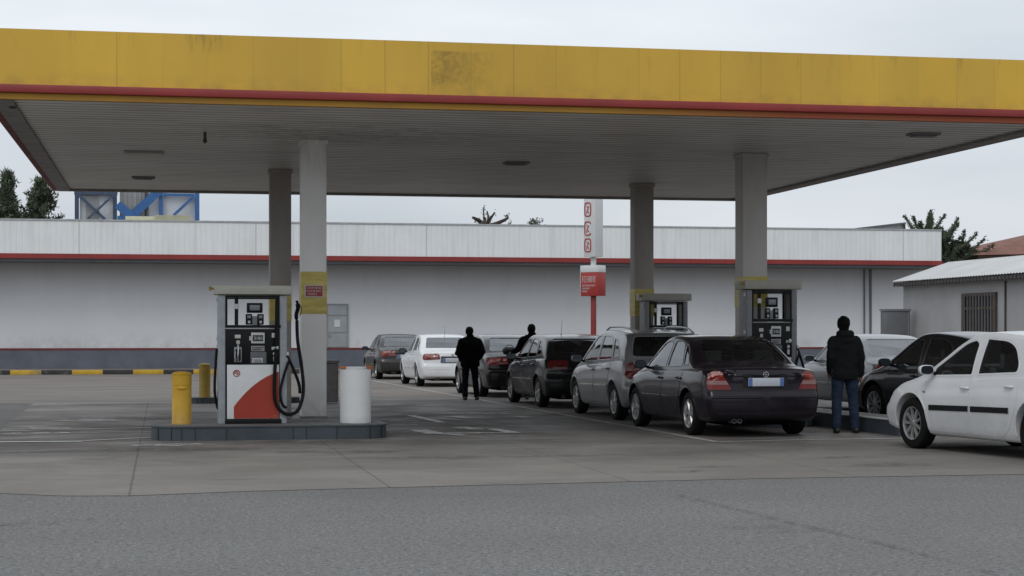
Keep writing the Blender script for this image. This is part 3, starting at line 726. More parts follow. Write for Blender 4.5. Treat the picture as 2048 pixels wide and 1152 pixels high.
    # side fittings left
    for z in (1.05,1.16,1.70): 
        g=MB(); g.b2((-.50,.02,z),(-.476,.08,z+.05)); g.build('side_clip',M['label'],t)
    # hoses (each its own part)
    def hose(pts,r=.017,par=t): g=MB(); g.tube(bez(pts),r*1.32,10); return g.build('hose',M['hose'],par)
    hose([(.335,-.05,1.72),(.33,-.055,1.4),(.325,-.06,1.1),(.30,-.065,.6),(.31,-.07,.32),(.40,-.07,.17),(.52,-.06,.13),(.64,-.02,.2),(.71,.05,.45),(.69,.12,.8),(.64,.16,1.15),(.63,.18,1.44)],.019)
    hose([(.475,-.04,.95),(.50,-.05,.88),(.44,-.06,.70),(.38,-.07,.45),(.41,-.06,.27),(.47,-.05,.22)],.014)
    hose([(.50,-.045,.90),(.57,-.03,.75),(.645,0,.55),(.66,.02,.42)],.017)
    hose([(-.49,.05,1.05),(-.505,.05,.85),(-.52,.04,.5),(-.50,.05,.32),(-.47,.07,.22),(-.46,.1,.45)],.015)
    g=MB(); g.b2((.47,-.05,.86),(.50,-.02,1.0)); g.build('hose_bracket',M['label'],t,bevel=.008)
    g=MB(); g.lathe([(.02,-.055),(.03,-.06),(.03,-.075),(.01,-.085)],16,axis='Y',c=(.328,0,1.06)); g.build('hose_clip',M['label'],t)
    g=MB(); g.tube(bez([(.63,.18,1.42),(.62,.16,1.52),(.64,.13,1.62),(.625,.12,1.72)]),[.018]*10+[.028]*30+[.03]*10+[.02]*11,10); 
    g.tube(bez([(.655,.13,1.68),(.69,.12,1.60),(.665,.14,1.50)]),.006,6); g.build('hanging_nozzle',M['rubber'],t)
    return t
P1=pump(); p=D(505,25.1); P1.location=(p.x,p.y,.2); P1.rotation_euler[2]=0
P1['label']='white and red fuel pump on the near left island with a looping black hose'
P4=copy_tree(P1); p=D(1543,27.95); P4.location=(p.x,p.y,.2); P4.scale=(.86,.9,1.08)
P4['label']='dark fronted fuel pump behind the purple black saloon at the right column'
P3=copy_tree(P1); p=D(1332,33.8); P3.location=(p.x,p.y,.13); P3.scale=(.88,.9,1.08)
P3['label']='fuel pump rising behind the silver estate roof at the back right column'
for P_ in (P3,P4):
    hs=[c for c in kids(P_) if c.name.startswith('hose')][:1]+[c for c in kids(P_) if c.name.startswith('hanging_nozzle')]
    hs+= sorted([c for c in kids(P_) if c.name.startswith('hose')],key=lambda c:-max(v.co.x for v in c.data.vertices))[:1]
    for c in set(hs): bpy.data.objects.remove(c)
    for c in kids(P_):
        if c.name.startswith(('post','top_canopy')):
            c.data=c.data.copy(); c.data.materials[0]=M['post_dark'] if c.name.startswith('post') else M['cap_grey']
# islands for these pumps
q=D(1548,28.5); island('island under the right pump beside the purple black saloon',q.x+.02,q.y+.02,.98,1.15,.15,rz=LH,r=.2)
q=D(1330,34.25); island('island under the back right pump behind the silver estate',q.x+.1,q.y-.02,1.1,1.0,.125,rz=LH,r=.2)
# long low island on the right, beside the standing man
a=D(1785,25.6); b=D(1616,28.5); dirv=(b-a).normalized(); perp=Vector((dirv.y,-dirv.x,0))
ln=4.8; ctr=a+dirv*(ln/2-.25)+perp*.28
island('low light edged kerb island between the standing man and the dark hatchback',ctr.x,ctr.y,.56,ln,.24,rz=math.atan2(dirv.y,dirv.x)-math.pi/2,r=.2,light=True)

# ------------------------------------------------------------------ price sign on post
ps=D(1187,46); 
t=thing('price_sign','tall white sign with three red outlined emblems and a red board on a red post','sign',(ps.x,ps.y,0),R(-50))
g=MB(); g.b2((-.055,-.055,0),(.055,.055,2.92)); g.build('post',M['red'],t,bevel=.01)
k46=46/FP
g=MB(); g.b2((-.18,-.17,ZV(514,46)),(.18,.17,6.3)); pn=g.build('main_panel',M['white'],t,bevel=.01)
g=MB(); g.b2((-.05,-.05,2.9),(.05,.05,ZV(514,46))); g.build('neck',M['white_dirty'],t)
g=MB()
for i,v in enumerate((433,476,490)):
    pass
for i,(va,vb) in enumerate(((405,434),(443,472),(477,505),(366,396))):
    zt,zb=ZV(va,46),ZV(vb,46); zc=(zt+zb)/2; hh=(zt-zb)/2; ww=.095; xo=-.055
    pts=[]
    for kx in range(37):
        an=2*math.pi*kx/36; e=.5
        pts.append((xo+ww*math.copysign(abs(math.cos(an))**e,math.cos(an)),-.172,zc+hh*.92*math.copysign(abs(math.sin(an))**e,math.sin(an))))
    if i==1: pts=pts[3:34]
    g.tube(pts,.017,6,cap=(i==1))
    rn=random.Random(i+3)
    g.tube([(xo-.035,-.172,zc+hh*.5),(xo+.015,-.172,zc+hh*.2),(xo-.02,-.172,zc-.02),(xo+.035,-.172,zc-hh*.5)],.013,6)
    g.tube([(xo+.035,-.172,zc+hh*.4),(xo-.03,-.172,zc-hh*.3),(xo-.035,-.172,zc-hh*.6)],.011,6)
g.build('emblem',M['ink_red'],pn)
zt,zb=ZV(531,46),ZV(592,46); zm=ZV(545,46)
g=MB(); g.b2((-.28,-.17,zb),(.26,.17,zm)); lb=g.build('info_board',M['sign_red'],t,bevel=.006)
g=MB(); g.b2((-.282,-.173,zm+.002),(.262,.173,zt)); g.build('board_header',M['white'],t,bevel=.006)
g=MB(); g.b2((-.292,-.178,zb-.01),(-.2825,-.15,zt)); g.build('board_edge',M['white'],lb)
g=MB(); glyphs(g,-.24,zb+.30,.20,zm-.05,[(0,1,7)],-.1705,seed=12); glyphs(g,-.24,zb+.08,.18,zb+.30,[(0,1,12),(0,.6,8),(0,.4,5)],-.1705,seed=13); g.build('lettering',M['white_print'],lb)

# ------------------------------------------------------------------ main building
YF=67.5; YW=69.3; XL=-40; 
xe=D(1868,72.5).x; xf=D(1883,72.1).x
bl=thing('station_building','long low white building with ribbed fascia and red trim behind the forecourt','building',((XL+xe)/2,YW+6,0))
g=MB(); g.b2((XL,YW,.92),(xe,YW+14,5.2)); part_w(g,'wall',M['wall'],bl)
g=MB(); g.b2((XL,YW-.03,0),(xe+.01,YW+13.9,.84)); part_w(g,'plinth',M['plinth'],bl)
g=MB(); g.b2((XL,YW-.04,.842),(xe+.02,YW+13.9,.915)); part_w(g,'red_band',M['redband'],bl)
g=MB(); g.b2((XL-1,YF,4.38),(xf,YF+16,5.58)); part_w(g,'fascia',M['siding'],bl)
g=MB(); g.b2((XL-1.03,YF-.03,4.20),(xf+.03,YF+16.03,4.377)); part_w(g,'red_trim',M['red'],bl)
g=MB(); g.b2((XL-.9,YF+.1,4.10),(xf-.1,YF+15.9,4.198)); part_w(g,'eaves_soffit',M['gate'],bl)
g=MB(); g.b2((XL-1.02,YF-.03,5.582),(xf+.02,YF+16,5.64)); part_w(g,'roof_coping',pm('grey_coping',(.42,.43,.44),.6),bl)
px0,px1=D(1764,71.5).x,D(1793,71.5).x
g=MB(); g.b2((px0,YW-.08,.0),(px0+.04,YW-.001,4.09)); g.b2((px0+.25,YW-.09,.9),(px0+.32,YW-.002,4.09)); part_w(g,'downpipe',M['gate'],bl)
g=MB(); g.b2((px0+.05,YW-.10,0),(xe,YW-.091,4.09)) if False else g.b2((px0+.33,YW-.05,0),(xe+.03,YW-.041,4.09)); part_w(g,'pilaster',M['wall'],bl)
d0,d1=D(656,68.5).x,D(701,68.5).x; zd0,zd1=.95,ZV(607,68.5)
g=MB(); g.b2((d0,YW-.06,zd0),(d1,YW-.001,zd1)); dr=part_w(g,'door',M['doorpaint'],bl,bevel=.01)
g=MB(); 
for a,b in ((d0,d0+.05),(d1-.05,d1)): g.b2((a,YW-.085,zd0),(b,YW-.061,zd1))
g.b2((d0+.051,YW-.085,zd1-.05),(d1-.051,YW-.061,zd1)); g.b2((d0+.051,YW-.08,2.15),(d1-.051,YW-.061,2.19)); g.b2((d0+.051,YW-.08,1.5),(d1-.051,YW-.061,1.53)); g.build('door_frame',M['label_grey'],dr)
g=MB(); g.b2((d0+.3,YW-.085,1.72),(d0+.52,YW-.062,2.0)); g.build('paper_notice',M['white'],dr)
g=MB(); g.b2((d0+.1,YW-.12,1.35),(d0+.15,YW-.062,1.48)); g.build('handle',M['steel'],dr)
# kerb along building
g=MB(); g.b2((-45,KY,0),(xe,KY+.22,.165)); tag(g.build('kerb',M['kerb'],bevel=.02),kind='structure')
g=MB(); g.b2((-45,KY+.222,0),(xe+2,YW-.045,.15)); tag(g.build('pavement',M['yard']),kind='structure')

# ------------------------------------------------------------------ grey cabinet, side building
q0=D(1764,61); q1=D(1817,61)
t=thing('metal_cabinet','plain grey metal cabinet standing at the end of the white building','cabinet',((q0+q1)/2)[:],0)
wd=(q1-q0).length
g=MB(); g.b2((-wd/2,-.2,.08),(wd/2,.2,ZV(622,61))); g.build('cabinet_body',M['gate'],t,bevel=.01)
g=MB(); g.b2((-wd/2-.03,-.23,ZV(622,61)+.001),(wd/2+.03,.23,ZV(618,61))); g.build('lid',pm('cabinet_rim',(.2,.2,.21),.5),t)
g=MB(); g.b2((wd/2-.09,-.212,.1),(wd/2-.04,-.201,ZV(625,61))); g.build('door_edge',pm('cabinet_edge',(.2,.205,.21),.5),t)
A=D(1793,62); B_=cam2w(15.05,52.9); dd=(B_-A).normalized(); nn=Vector((dd.y,-dd.x,0)); 
if nn.x<0: nn=-nn
yawb=math.atan2(dd.y,dd.x)
sb=thing('side_building','low grey rendered building with white corrugated roof and barred window at right','building',A[:],yawb)
# local: x along facade toward camera, y = away from viewer side
sgn=1 if (Matrix.Rotation(yawb,3,'Z')@Vector((0,1,0))).dot(nn)>0 else -1
def sy(y): return y*sgn
ZE=3.26; LB=24
g=MB(); g.b2((0,sy(.25),0),(LB,sy(4),ZE)); g.build('wall',M['stucco'],sb)
g=MB(); n=int((LB+.4)/.19); vs=[];fs=[]
for i in range(n*2+1):
    x=-.2+i*.095; zz=.03 if i%2 else 0
    for (y,z) in ((-.1,ZE-.02),(2.0,3.93),(4.3,3.1)): vs.append((x,sy(y),z+zz))
for i in range(n*2):
    a=i*3
    for k_ in (0,1): fs.append((a+k_,a+k_+1,a+k_+4,a+k_+3))
g.add(vs,fs); g.build('roof',M['whiteroof'],sb,recalc=False)
g=MB(); g.b2((-.1,sy(-.08),ZE-.16),(LB,sy(.23),ZE-.05)); g.build('eaves',M['brown'],sb)
for i in range(60):
    pass
g=MB()
for i in range(100): g.b2((i*.24,sy(-.095),ZE-.2),(i*.24+.08,sy(-.081),ZE-.04))
g.b2((0,sy(-.086),ZE-.06),(24,sy(-.082),ZE-.05)); o=g.build('rafter_ends',M['ink'],sb)
def xat(u): # facade local x for image column
    rr=(u-1024)/FP; Ar=(1793-1024)/FP*62; At=62
    cr,ct=15.05-Ar,52.9-At; l=math.hypot(cr,ct); cr/=l; ct/=l
    return (rr*At-Ar)/(cr-rr*ct)
w0,w1=xat(1913),xat(1980); tw=56.3; wz0,wz1=1.2,ZV(586,56.5)
g=MB()
g.b2((w0,sy(.16),wz0),(w0+.16,sy(.249),wz1)); g.b2((w1-.16,sy(.16),wz0),(w1,sy(.249),wz1)); g.b2((w0+.161,sy(.16),wz1-.1),(w1-.161,sy(.249),wz1)); g.b2((w0+.161,sy(.16),wz0),(w1-.161,sy(.249),wz0+.1)); g.b2((w0+.161,sy(.17),wz1-.52),(w1-.161,sy(.249),wz1-.44))
wn=g.build('window',M['brown'],sb)
g=MB(); g.b2((w0+.16,sy(.225),wz0+.1),(w1-.16,sy(.248),wz1-.1)); g.build('pane',M['darkglass'],wn)
g=MB(); 
for i in range(10):
    x=w0+.25+i*(w1-w0-.5)/9; g.b2((x-.011,sy(.135),wz0+.05),(x+.011,sy(.157),wz1-.05))
g.build('bars',M['bars'],wn)
xp=xat(1996); g=MB(); g.b2((xp,sy(.2),0),(xp+.06,sy(.249),3.05)); g.build('downpipe',M['brown'],sb)

# far buildings
t=thing('tiled_house','distant building with a low brownish red tiled roof beyond the white roof','building',D(2110,92)[:])
g=MB(); g.b2((-4.2,0,0),(9,8,ZV(505,92))); g.build('wall',pm('brownish_brick',(.2,.14,.12),.85,var=.3,scale=2),t)
z0=ZV(509,90)
g=MB(); 
zr=ZV(468,95)
g.add([(-4.6,-.6,z0),(9.6,-.6,z0+.35),(9.6,8.6,z0),(-4.6,8.6,z0),(1.5,4,zr+.25),(7,4,zr+.4)],[(0,1,5,4),(1,2,5),(2,3,4,5),(3,0,4)]); g.build('roof',M['tile'],t)
t=thing('metal_shed','grey monopitch shed roof showing over the right end of the white building','building',D(1752,90)[:])
g=MB(); xa,xb=-1.7,1.5; za,zb_=ZV(461,90),ZV(447,90)
g.add([(xa,0,0),(xb,0,0),(xb,0,zb_),(xa,0,za),(xa,5,0),(xb,5,0),(xb,5,zb_),(xa,5,za)],[(0,1,2,3),(5,4,7,6),(1,5,6,2),(4,0,3,7),(3,2,6,7)]); g.build('wall',M['galv'],t)
g=MB(); g.prism([(xa-.3,za-.08),(xb+.05,zb_+.0),(xb+.05,zb_+.08),(xa-.3,za)],-.1,5.1,'Y'); g.build('roof',M['gate'],t)
g=MB(); g.b2((xb-.1,-.16,0),(xb+.0,-.11,zb_-.01)); g.build('corner_post',M['ink'],t)

# rooftop steel tower with tanks (blue frames)
T0=88
def ux(u): return (u-275)/FP*T0
t=thing('tank_tower','blue steel framework holding white tank panels above the roof on the left','tower',D(275,T0)[:],0)
def zz(v): return ZV(v,T0)
g=MB()
for u in (157,231,): g.b2((ux(u-4),-.1,0),(ux(u+4),.1,8.6))
g.b2((ux(152),-.11,zz(391)),(ux(236),.11,zz(385))); g.b2((ux(152),-.11,zz(372)),(ux(236),.11,zz(366)))
g.build('frame',M['bluesteel'],t)
def bar(mb,u0,v0,u1,v1,wd,y=-.14):
    a=Vector((ux(u0),y,zz(v0))); b=Vector((ux(u1),y,zz(v1))); d=(b-a); L_=d.length; an=math.atan2(d.z,d.x)
    mb.box((a+b)/2,(L_,.07,wd),M=Matrix.Rotation(-an,4,'Y'))
g=MB(); bar(g,160,392,212,440,.14,-.16); g.build('brace',M['bluesteel'],t)
g=MB(); bar(g,228,392,178,440,.1,-.24); g.build('brace',M['bluesteel'],t)
g=MB(); g.b2((ux(162),.2,3),(ux(228),1.8,8.7)); g.build('tank_panel',M['tankwhite'],t)
g=MB(); g.b2((ux(174),.16,6),(ux(200),.199,8.7)); g.build('panel_stain',M['galv'],t)
g=MB(); 
n=16
for i in range(n):
    g.b2((ux(240)+i*.115,.25+(.05 if i%2 else 0),3),(ux(240)+i*.115+.114,1.6,9)) 
g.build('corrugated_tank',M['galv'],t)
g=MB(); bar(g,316,383,258,438,.42,-.2); g.build('brace',M['bluebeam'],t)
g=MB(); bar(g,236,410,268,438,.42,-.3); bar(g,236,437,300,437,.2,-.38); g.build('brace',M['bluebeam'],t)
g=MB(); g.b2((ux(317),-.1,0),(ux(325),.1,8.7)); g.b2((ux(388),-.1,0),(ux(397),.1,8.6)); g.b2((ux(326),-.1,zz(391)),(ux(387),.1,zz(386))); g.build('frame',M['bluebeam'],t)
g=MB(); bar(g,386,392,346,430,.13,-.14); g.build('brace',M['bluebeam'],t)
g=MB(); g.b2((ux(297),.2,3),(ux(388),1.8,8.7)); g.build('tank_panel',M['tankwhite'],t)
g=MB(); g.b2((ux(289),.1,0),(ux(293),.2,8.8)); g.build('pipe',M['brown'],t)
cb=thing('rooftop_unit','pale yellow low box unit on the roof below the blue beam','roof unit',D(315,80,5.58)[:])
g=MB(); g.b2((-1.4,0,0),(1.4,1,ZV(433,80)-5.58)); g.build('unit_body',pm('pale_yellow_panel',(.56,.55,.36),.6,var=.12),cb,bevel=.02)
g=MB()
for i in range(9): g.b2((-1.35+i*.33,-.02,.02),(-1.32+i*.33,-.001,.3))
g.b2((-.1,-.1,.34),(1.45,.9,ZV(433,80)-5.58+.06)) ; g.build('unit_trim',pm('unit_trim_paint',(.42,.41,.28),.6),cb)

# ------------------------------------------------------------------ trees
def conifer(label,u,t,ztop,rad,seed,group='conifers at left',cone=True):
    rn=random.Random(seed); p=D(u,t)
    th_=thing('conifer_tree',label,'tree',p[:],0,group)
    g=MB(); g.tube([(0,0,0),(.05,0,ztop*.5),(0,.05,ztop*.97)],[.22,.13,.02],8); g.build('trunk',M['bark'],th_)
    g=MB(); br=MB()
    z=ztop*.42
    while z<ztop*.99:
        k=(ztop-z)/(ztop*.58); rr=rad*(k**(.95 if rad<1.8 else .7))*rn.uniform(.55,1.2)+.1
        nb=5 if cone else 6
        for i in range(nb):
            a=rn.uniform(0,6.283); ln=rr*rn.uniform(.65,1.1); up=rn.uniform(.1,.55)
            dirv=Vector((math.cos(a),math.sin(a),up)).normalized()
            br.tube([(0,0,z),tuple(dirv*ln+Vector((0,0,z)))],[.035,.008],4)
            m=int(14+ln*30)
            for j in range(m):
                s=rn.uniform(.15,1.03); c=dirv*ln*s+Vector((0,0,z))+Vector((rn.gauss(0,.09),rn.gauss(0,.09),rn.gauss(0,.08)))*(1.3-.5*s)
                for q in range(2):
                    d1=Vector((rn.gauss(0,.8),rn.gauss(0,.8),rn.gauss(.9,.7))).normalized(); d2=d1.cross(Vector((rn.gauss(0,1),rn.gauss(0,1),rn.gauss(0,1)))).normalized()
                    l=rn.uniform(.12,.3); ww=rn.uniform(.02,.045)
                    g.add([c-d2*ww,c+d2*ww,c+d1*l],[(0,1,2)])
        z+=.12*rn.uniform(.7,1.3)
    br.build('branches',M['bark'],th_); g.build('crown',M['needle'],th_,recalc=False)
conifer('slim pointed conifer at the far left edge above the roof',14,84,ZV(344,84),1.5,3)
conifer('broad bushy conifer beside the slim one above the left roof',82,86,ZV(362,86),2.2,5)
def spiky(label,u,t,ztop,seed,arms,group=None):
    rn=random.Random(seed); p=D(u,t)
    th_=thing('monkey_puzzle_tree',label,'tree',p[:],0,group)
    g=MB(); g.tube([(0,0,0),(0,0,ztop*.9)],[.3,.12],8); g.build('trunk',M['bark'],th_)
    g=MB()
    for (x0,z0,x1,z1,r) in arms:
        y0=rn.uniform(-.8,.8); y1=y0+rn.uniform(-.8,.8)
        mid=Vector(((x0+x1)/2+rn.uniform(-.1,.1),(y0+y1)/2,(z0+z1)/2-.15*abs(x1-x0)))
        pts=bez([Vector((x0,y0,z0)),mid,Vector((x1,y1,z1))],6)
        g.tube(pts,[r*(1-.7*i/(len(pts)-1)) for i in range(len(pts))],6)
        for i,c in enumerate(pts):
            for j in range(20):
                d=Vector((rn.gauss(0,1),rn.gauss(0,1),rn.gauss(.5,1))).normalized(); s=d.cross(Vector((rn.random(),rn.random(),rn.random()))).normalized()
                l=rn.uniform(.07,.17)*(1.1-.4*i/len(pts)); cc=c+Vector((rn.gauss(0,.05),rn.gauss(0,.05),rn.gauss(0,.05))); g.add([cc-s*.03,cc+s*.03,cc+d*l],[(0,1,2)])
    g.build('crown',M['needle2'],th_,recalc=False)
Ts=92; s_=Ts/FP
def px(u): return (u-1880)*s_
arms=[]; rn=random.Random(11)
for (ua,va,ub,vb) in [(1825,470,1800,434),(1830,470,1817,436),(1845,475,1836,431),(1850,470,1848,425),(1855,470,1862,433),(1860,472,1882,431),(1875,478,1897,440),(1890,490,1915,447),(1900,500,1934,470),(1905,505,1928,462),(1915,510,1964,478),(1920,512,1972,492),(1870,470,1905,452),(1840,468,1828,446),(1885,500,1925,482)]:
    arms.append((px(ua),ZV(va,Ts),px(ub),ZV(vb,Ts),.11))
for i in range(70):
    u=1806+rn.random()*160; 
    topv = 446+max(0,(u-1885))*.72+rn.random()*12 if u>1830 else 448+(1830-u)*.3+rn.random()*14
    v=topv+rn.random()**1.3*(515-topv)
    du=rn.uniform(-24,24); dv=rn.uniform(10,30)
    arms.append((px(u-du),ZV(v+dv,Ts),px(u),ZV(v,Ts),rn.uniform(.04,.09)))
spiky('spiky monkey puzzle tree rising behind the right end of the white building',1880,Ts,ZV(450,Ts),21,arms)
# bare/dead tree over the roof centre
def bare(label,u,t,branches,mat,name='bare_tree',leaf=0,seed=2):
    p=D(u,t); th_=thing(name,label,'tree',p[:]); s=t/FP; rn=random.Random(seed)
    g=MB(); g.tube([(0,0,0),(0,0,ZV(452,t))],[.2,.12],8); g.build('trunk',M['bark'],th_)
    g=MB(); lf=MB()
    for pts,r in branches:
        pp=bez([Vector(((a-u)*s,rn.uniform(-.2,.2),ZV(b,t))) for a,b in pts],6); g.tube(pp,[r*(1-.6*i/(len(pp)-1)) for i in range(len(pp))],6)
        for i in range(leaf):
            c=rn.choice(pp)+Vector((rn.gauss(0,.08),rn.gauss(0,.08),rn.gauss(0,.08))); d=Vector((rn.gauss(0,1),rn.gauss(0,1),rn.gauss(0,1))).normalized(); q=d.orthogonal().normalized()
            lf.add([c-q*.04,c+q*.04,c+d*.14],[(0,1,2)])
    g.build('branches',mat,th_)
    if leaf: lf.build('leaves',M['needle2'],th_,recalc=False)
bare('dead tree stump with broken upturned branches showing over the roof',975,86,[([(975,456),(960,442),(944,436)],.16),([(972,456),(969,440),(966,415)],.07),([(972,452),(976,438),(974,422)],.08),([(974,452),(980,440),(989,425)],.1),([(972,455),(992,448),(1015,437)],.17),([(1010,440),(1015,434),(1011,431)],.05),([(960,452),(966,446),(972,436)],.12)],pm('dead_brown_wood',(.06,.042,.035),.9),leaf=16)
bare('small sparse leafy treetop over the roof left of the tall sign',1069,86,[([(1069,456),(1062,446),(1056,447)],.03),([(1069,456),(1068,444),(1067,436)],.03),([(1069,456),(1076,446),(1083,444)],.03),([(1069,452),(1073,442),(1079,441)],.02),([(1067,450),(1063,442),(1064,440)],.02)],M['bark'],'small_tree',leaf=22,seed=9)
bare('tiny dark twig of a tree just above the roof near the middle',1018,86,[([(1018,455),(1018,447)],.06)],M['bark'],'small_tree',leaf=20,seed=4)
# ------------------------------------------------------------------ cars
def pchip(tb):
    xs=[a for a,_ in tb]; ys=[b for _,b in tb]; n=len(xs)
    h=[xs[i+1]-xs[i] for i in range(n-1)]; d=[(ys[i+1]-ys[i])/h[i] for i in range(n-1)]
    m=[0]*n; m[0]=d[0]; m[-1]=d[-1]
    for i in range(1,n-1):
        if d[i-1]*d[i]<=0: m[i]=0
        else:
            w1=2*h[i]+h[i-1]; w2=h[i]+2*h[i-1]; m[i]=(w1+w2)/(w1/d[i-1]+w2/d[i])
    def f(x):
        if x<=xs[0]: return ys[0]
        if x>=xs[-1]: return ys[-1]
        i=0
        while x>xs[i+1]: i+=1
        t=(x-xs[i])/h[i]; t2=t*t;t3=t2*t
        return (2*t3-3*t2+1)*ys[i]+(t3-2*t2+t)*h[i]*m[i]+(-2*t3+3*t2)*ys[i+1]+(t3-t2)*h[i]*m[i+1]
    return f
def sm(a,b,x):
    t=max(0,min(1,(x-a)/(b-a))); return t*t*(3-2*t)
SIDE=pchip([(0,.90),(.07,.945),(.25,.975),(.5,1.0),(.72,.992),(.9,.965),(1,.94)])
class Shape:
    def __init__(s,c):
        s.c=c; s.top=pchip(c['top']); s.belt=pchip(c['belt']); s.bot=pchip(c['bot']); s.xr=pchip(c['rear']); s.xf=pchip(c['front'])
        s.W=c['W']; s.a=c['top'][0][0]; s.b=c['top'][-1][0]; s.tum=c.get('tumble',.36)
        s.fr0=s.b-.75; s.re0=s.a+.62
    def T(s,x,y,w):
        sh=max(-1,min(1,x/.7)); bow=s.c.get('bow',.16)
        k=(abs(y)/max(w,.1))**2
        xx=x+sh*bow*k
        xx=max(s.a+.0,min(s.b,xx))
        return s.top(xx)-.05*k
    def ring(s,x,ins=0):
        W2=s.W/2; kr=max(0,(s.re0-x)/(s.re0-s.a)); kf=max(0,(x-s.fr0)/(s.b-s.fr0))
        w=W2*(1-.05*kr**2-.09*kf**2)
        for k in (kr,kf):
            if k>.8: 
                q=min(1,(k-.8)/.2); w*=1-.07*(1-math.sqrt(max(0,1-q*q)))
        zb=s.bot(x)
        for k in (kr,kf):
            if k>.93: q=min(1,(k-.93)/.07); zb+=.035*(1-math.sqrt(max(0,1-q*q)))
        zt0=s.top(x)
        zsh=min(s.belt(x), s.T(x,w*.9,w)-.012)
        def ty(z):  # lower side
            q=(z-zb)/max(.05,zsh-zb); yy=w*SIDE(max(0,min(1,q)))
            # wheel arch swell
            for wx in (s.c['wb']/2,-s.c['wb']/2):
                yy+=.018*math.exp(-((x-wx)/.33)**2)*math.exp(-((z-.55)/.25)**2)*(1-.8*kf)
            return yy
        yb=ty(zsh); P=[]
        for i in range(5): P.append((w*.88*i/5,zb))
        P.append((w*.88,zb)); P.append((w*.895,zb+.012))
        NL=16
        for i in range(NL+1):
            z=zb+.02+(zsh-.012-zb-.02)*i/NL; P.append((ty(z),z))
        # upper
        ye=yb-.03
        for _ in range(4):
            ze=s.T(x,ye,w)-.0; ye=yb-.022-s.tum*max(0,ze-zsh)
        hgt=max(0.0,ze-zsh)
        P.append((yb-.008,zsh-.002)); 
        r=min(.05,hgt*.5+.004)
        NS=10
        for i in range(NS+1):
            q=i/NS; z=zsh+.004+(ze-r-zsh-.004)*q if hgt>.06 else zsh+.002+(hgt-r)*q*.5
            bul=.012*math.sin(math.pi*q)*min(1,hgt/.3)
            P.append((yb-.022-s.tum*max(0,z-zsh)+bul,max(z,zsh)))
        ys,zs=P[-1]; y2=ye-.07; z2=s.T(x,y2,w)
        cx,cz=ye,ze
        for i in range(1,6):
            q=i/6; P.append(((1-q)**2*ys+2*q*(1-q)*cx+q*q*y2,(1-q)**2*zs+2*q*(1-q)*cz+q*q*z2))
        NR=10
        for i in range(NR+1):
            y=y2*(1-i/NR); P.append((y,s.T(x,y,w)))
        return P
    def warp(s,x,y,z):
        W2=s.W/2; k=max(0,(s.re0-x)/(s.re0-s.a)); 
        if k>0: return x+k*k*(s.xr(z)+s.c.get('rbow',.10)*(abs(y)/W2)**2.6)
        k=max(0,(x-s.fr0)/(s.b-s.fr0))
        if k>0: return x-k*k*(s.xf(z)+s.c.get('fbow',.26)*(abs(y)/W2)**2.4)
        return x
    def grid(s,x0,x1,n):
        xs=[]
        for i in range(n+1):
            q=i/n; xs.append(x0+(x1-x0)*(q-.10*math.sin(2*math.pi*q)/1.0*.8))
        ext=[s.a+.004,s.a+.012,s.a+.025,s.a+.045,s.b-.004,s.b-.012,s.b-.025,s.b-.045]
        return sorted(set(xs+ext))
    def body(s,n=84):
        xs=s.grid(s.a,s.b,n); vs=[];fs=[]; rings=[]
        def addring(P,x):
            full=[(y,z) for y,z in P]+[(-y,z) for y,z in reversed(P[1:-1])]
            idx=[]
            for (y,z) in full:
                vs.append((s.warp(x,y,z),y,z)); idx.append(len(vs)-1)
            return idx
        P0=s.ring(xs[0]); P1=s.ring(xs[-1])
        seqs=[]
        for f in (.0015,.3,.55,.75,.9,.97): seqs.append(([(y*f,z) for y,z in P0],xs[0]))
        for x in xs: seqs.append((s.ring(x),x))
        for f in (.97,.9,.75,.55,.3,.0015): seqs.append(([(y*f,z) for y,z in P1],xs[-1]))
        rg=[addring(P,x) for P,x in seqs]
        m=len(rg[0])
        for i in range(len(rg)-1):
            for j in range(m):
                j2=(j+1)%m; fs.append((rg[i][j],rg[i+1][j],rg[i+1][j2],rg[i][j2]))
        fs.append(tuple(rg[0])); fs.append(tuple(reversed(rg[-1])))
        mb=MB(); mb.add(vs,fs); return mb
    def cavity(s):
        x0,x1=s.c['cab']; vs=[];rg=[]; n=44
        for i in range(n+1):
            x=x0+(x1-x0)*i/n; P=s.ring(x); zf=.36
            Q=[]
            up=P[7+17:]  # from shoulder upward
            w=up[0][0]-.06
            Q.append((0,zf)); Q.append((w,zf)); Q.append((w,min(up[0][1],.8)))
            for (y,z) in up[1:]:
                k=max(0,y-.05); Q.append((k if y>.05 else y*0,max(z-.035,zf+.05)))
            full=Q+[(-y,z) for y,z in reversed(Q[1:-1])]
            idx=[]
            for (y,z) in full: vs.append((s.warp(x,y,z),y,z)); idx.append(len(vs)-1)
            rg.append(idx)
        fs=[]; m=len(rg[0])
        for i in range(n):
            for j in range(m):
                j2=(j+1)%m; fs.append((rg[i][j],rg[i+1][j],rg[i+1][j2],rg[i][j2]))
        fs.append(tuple(rg[0])); fs.append(tuple(reversed(rg[-1])))
        mb=MB(); mb.add(vs,fs,1); return mb
def resample(poly,step,closed=True):
    out=[];n=len(poly)
    for i in range(n if closed else n-1):
        a=Vector(poly[i]);b=Vector(poly[(i+1)%n]); k=max(1,int(math.ceil((b-a).length/step)))
        for j in range(k): out.append(a+(b-a)*(j/k))
    if not closed: out.append(Vector(poly[-1]))
    return out
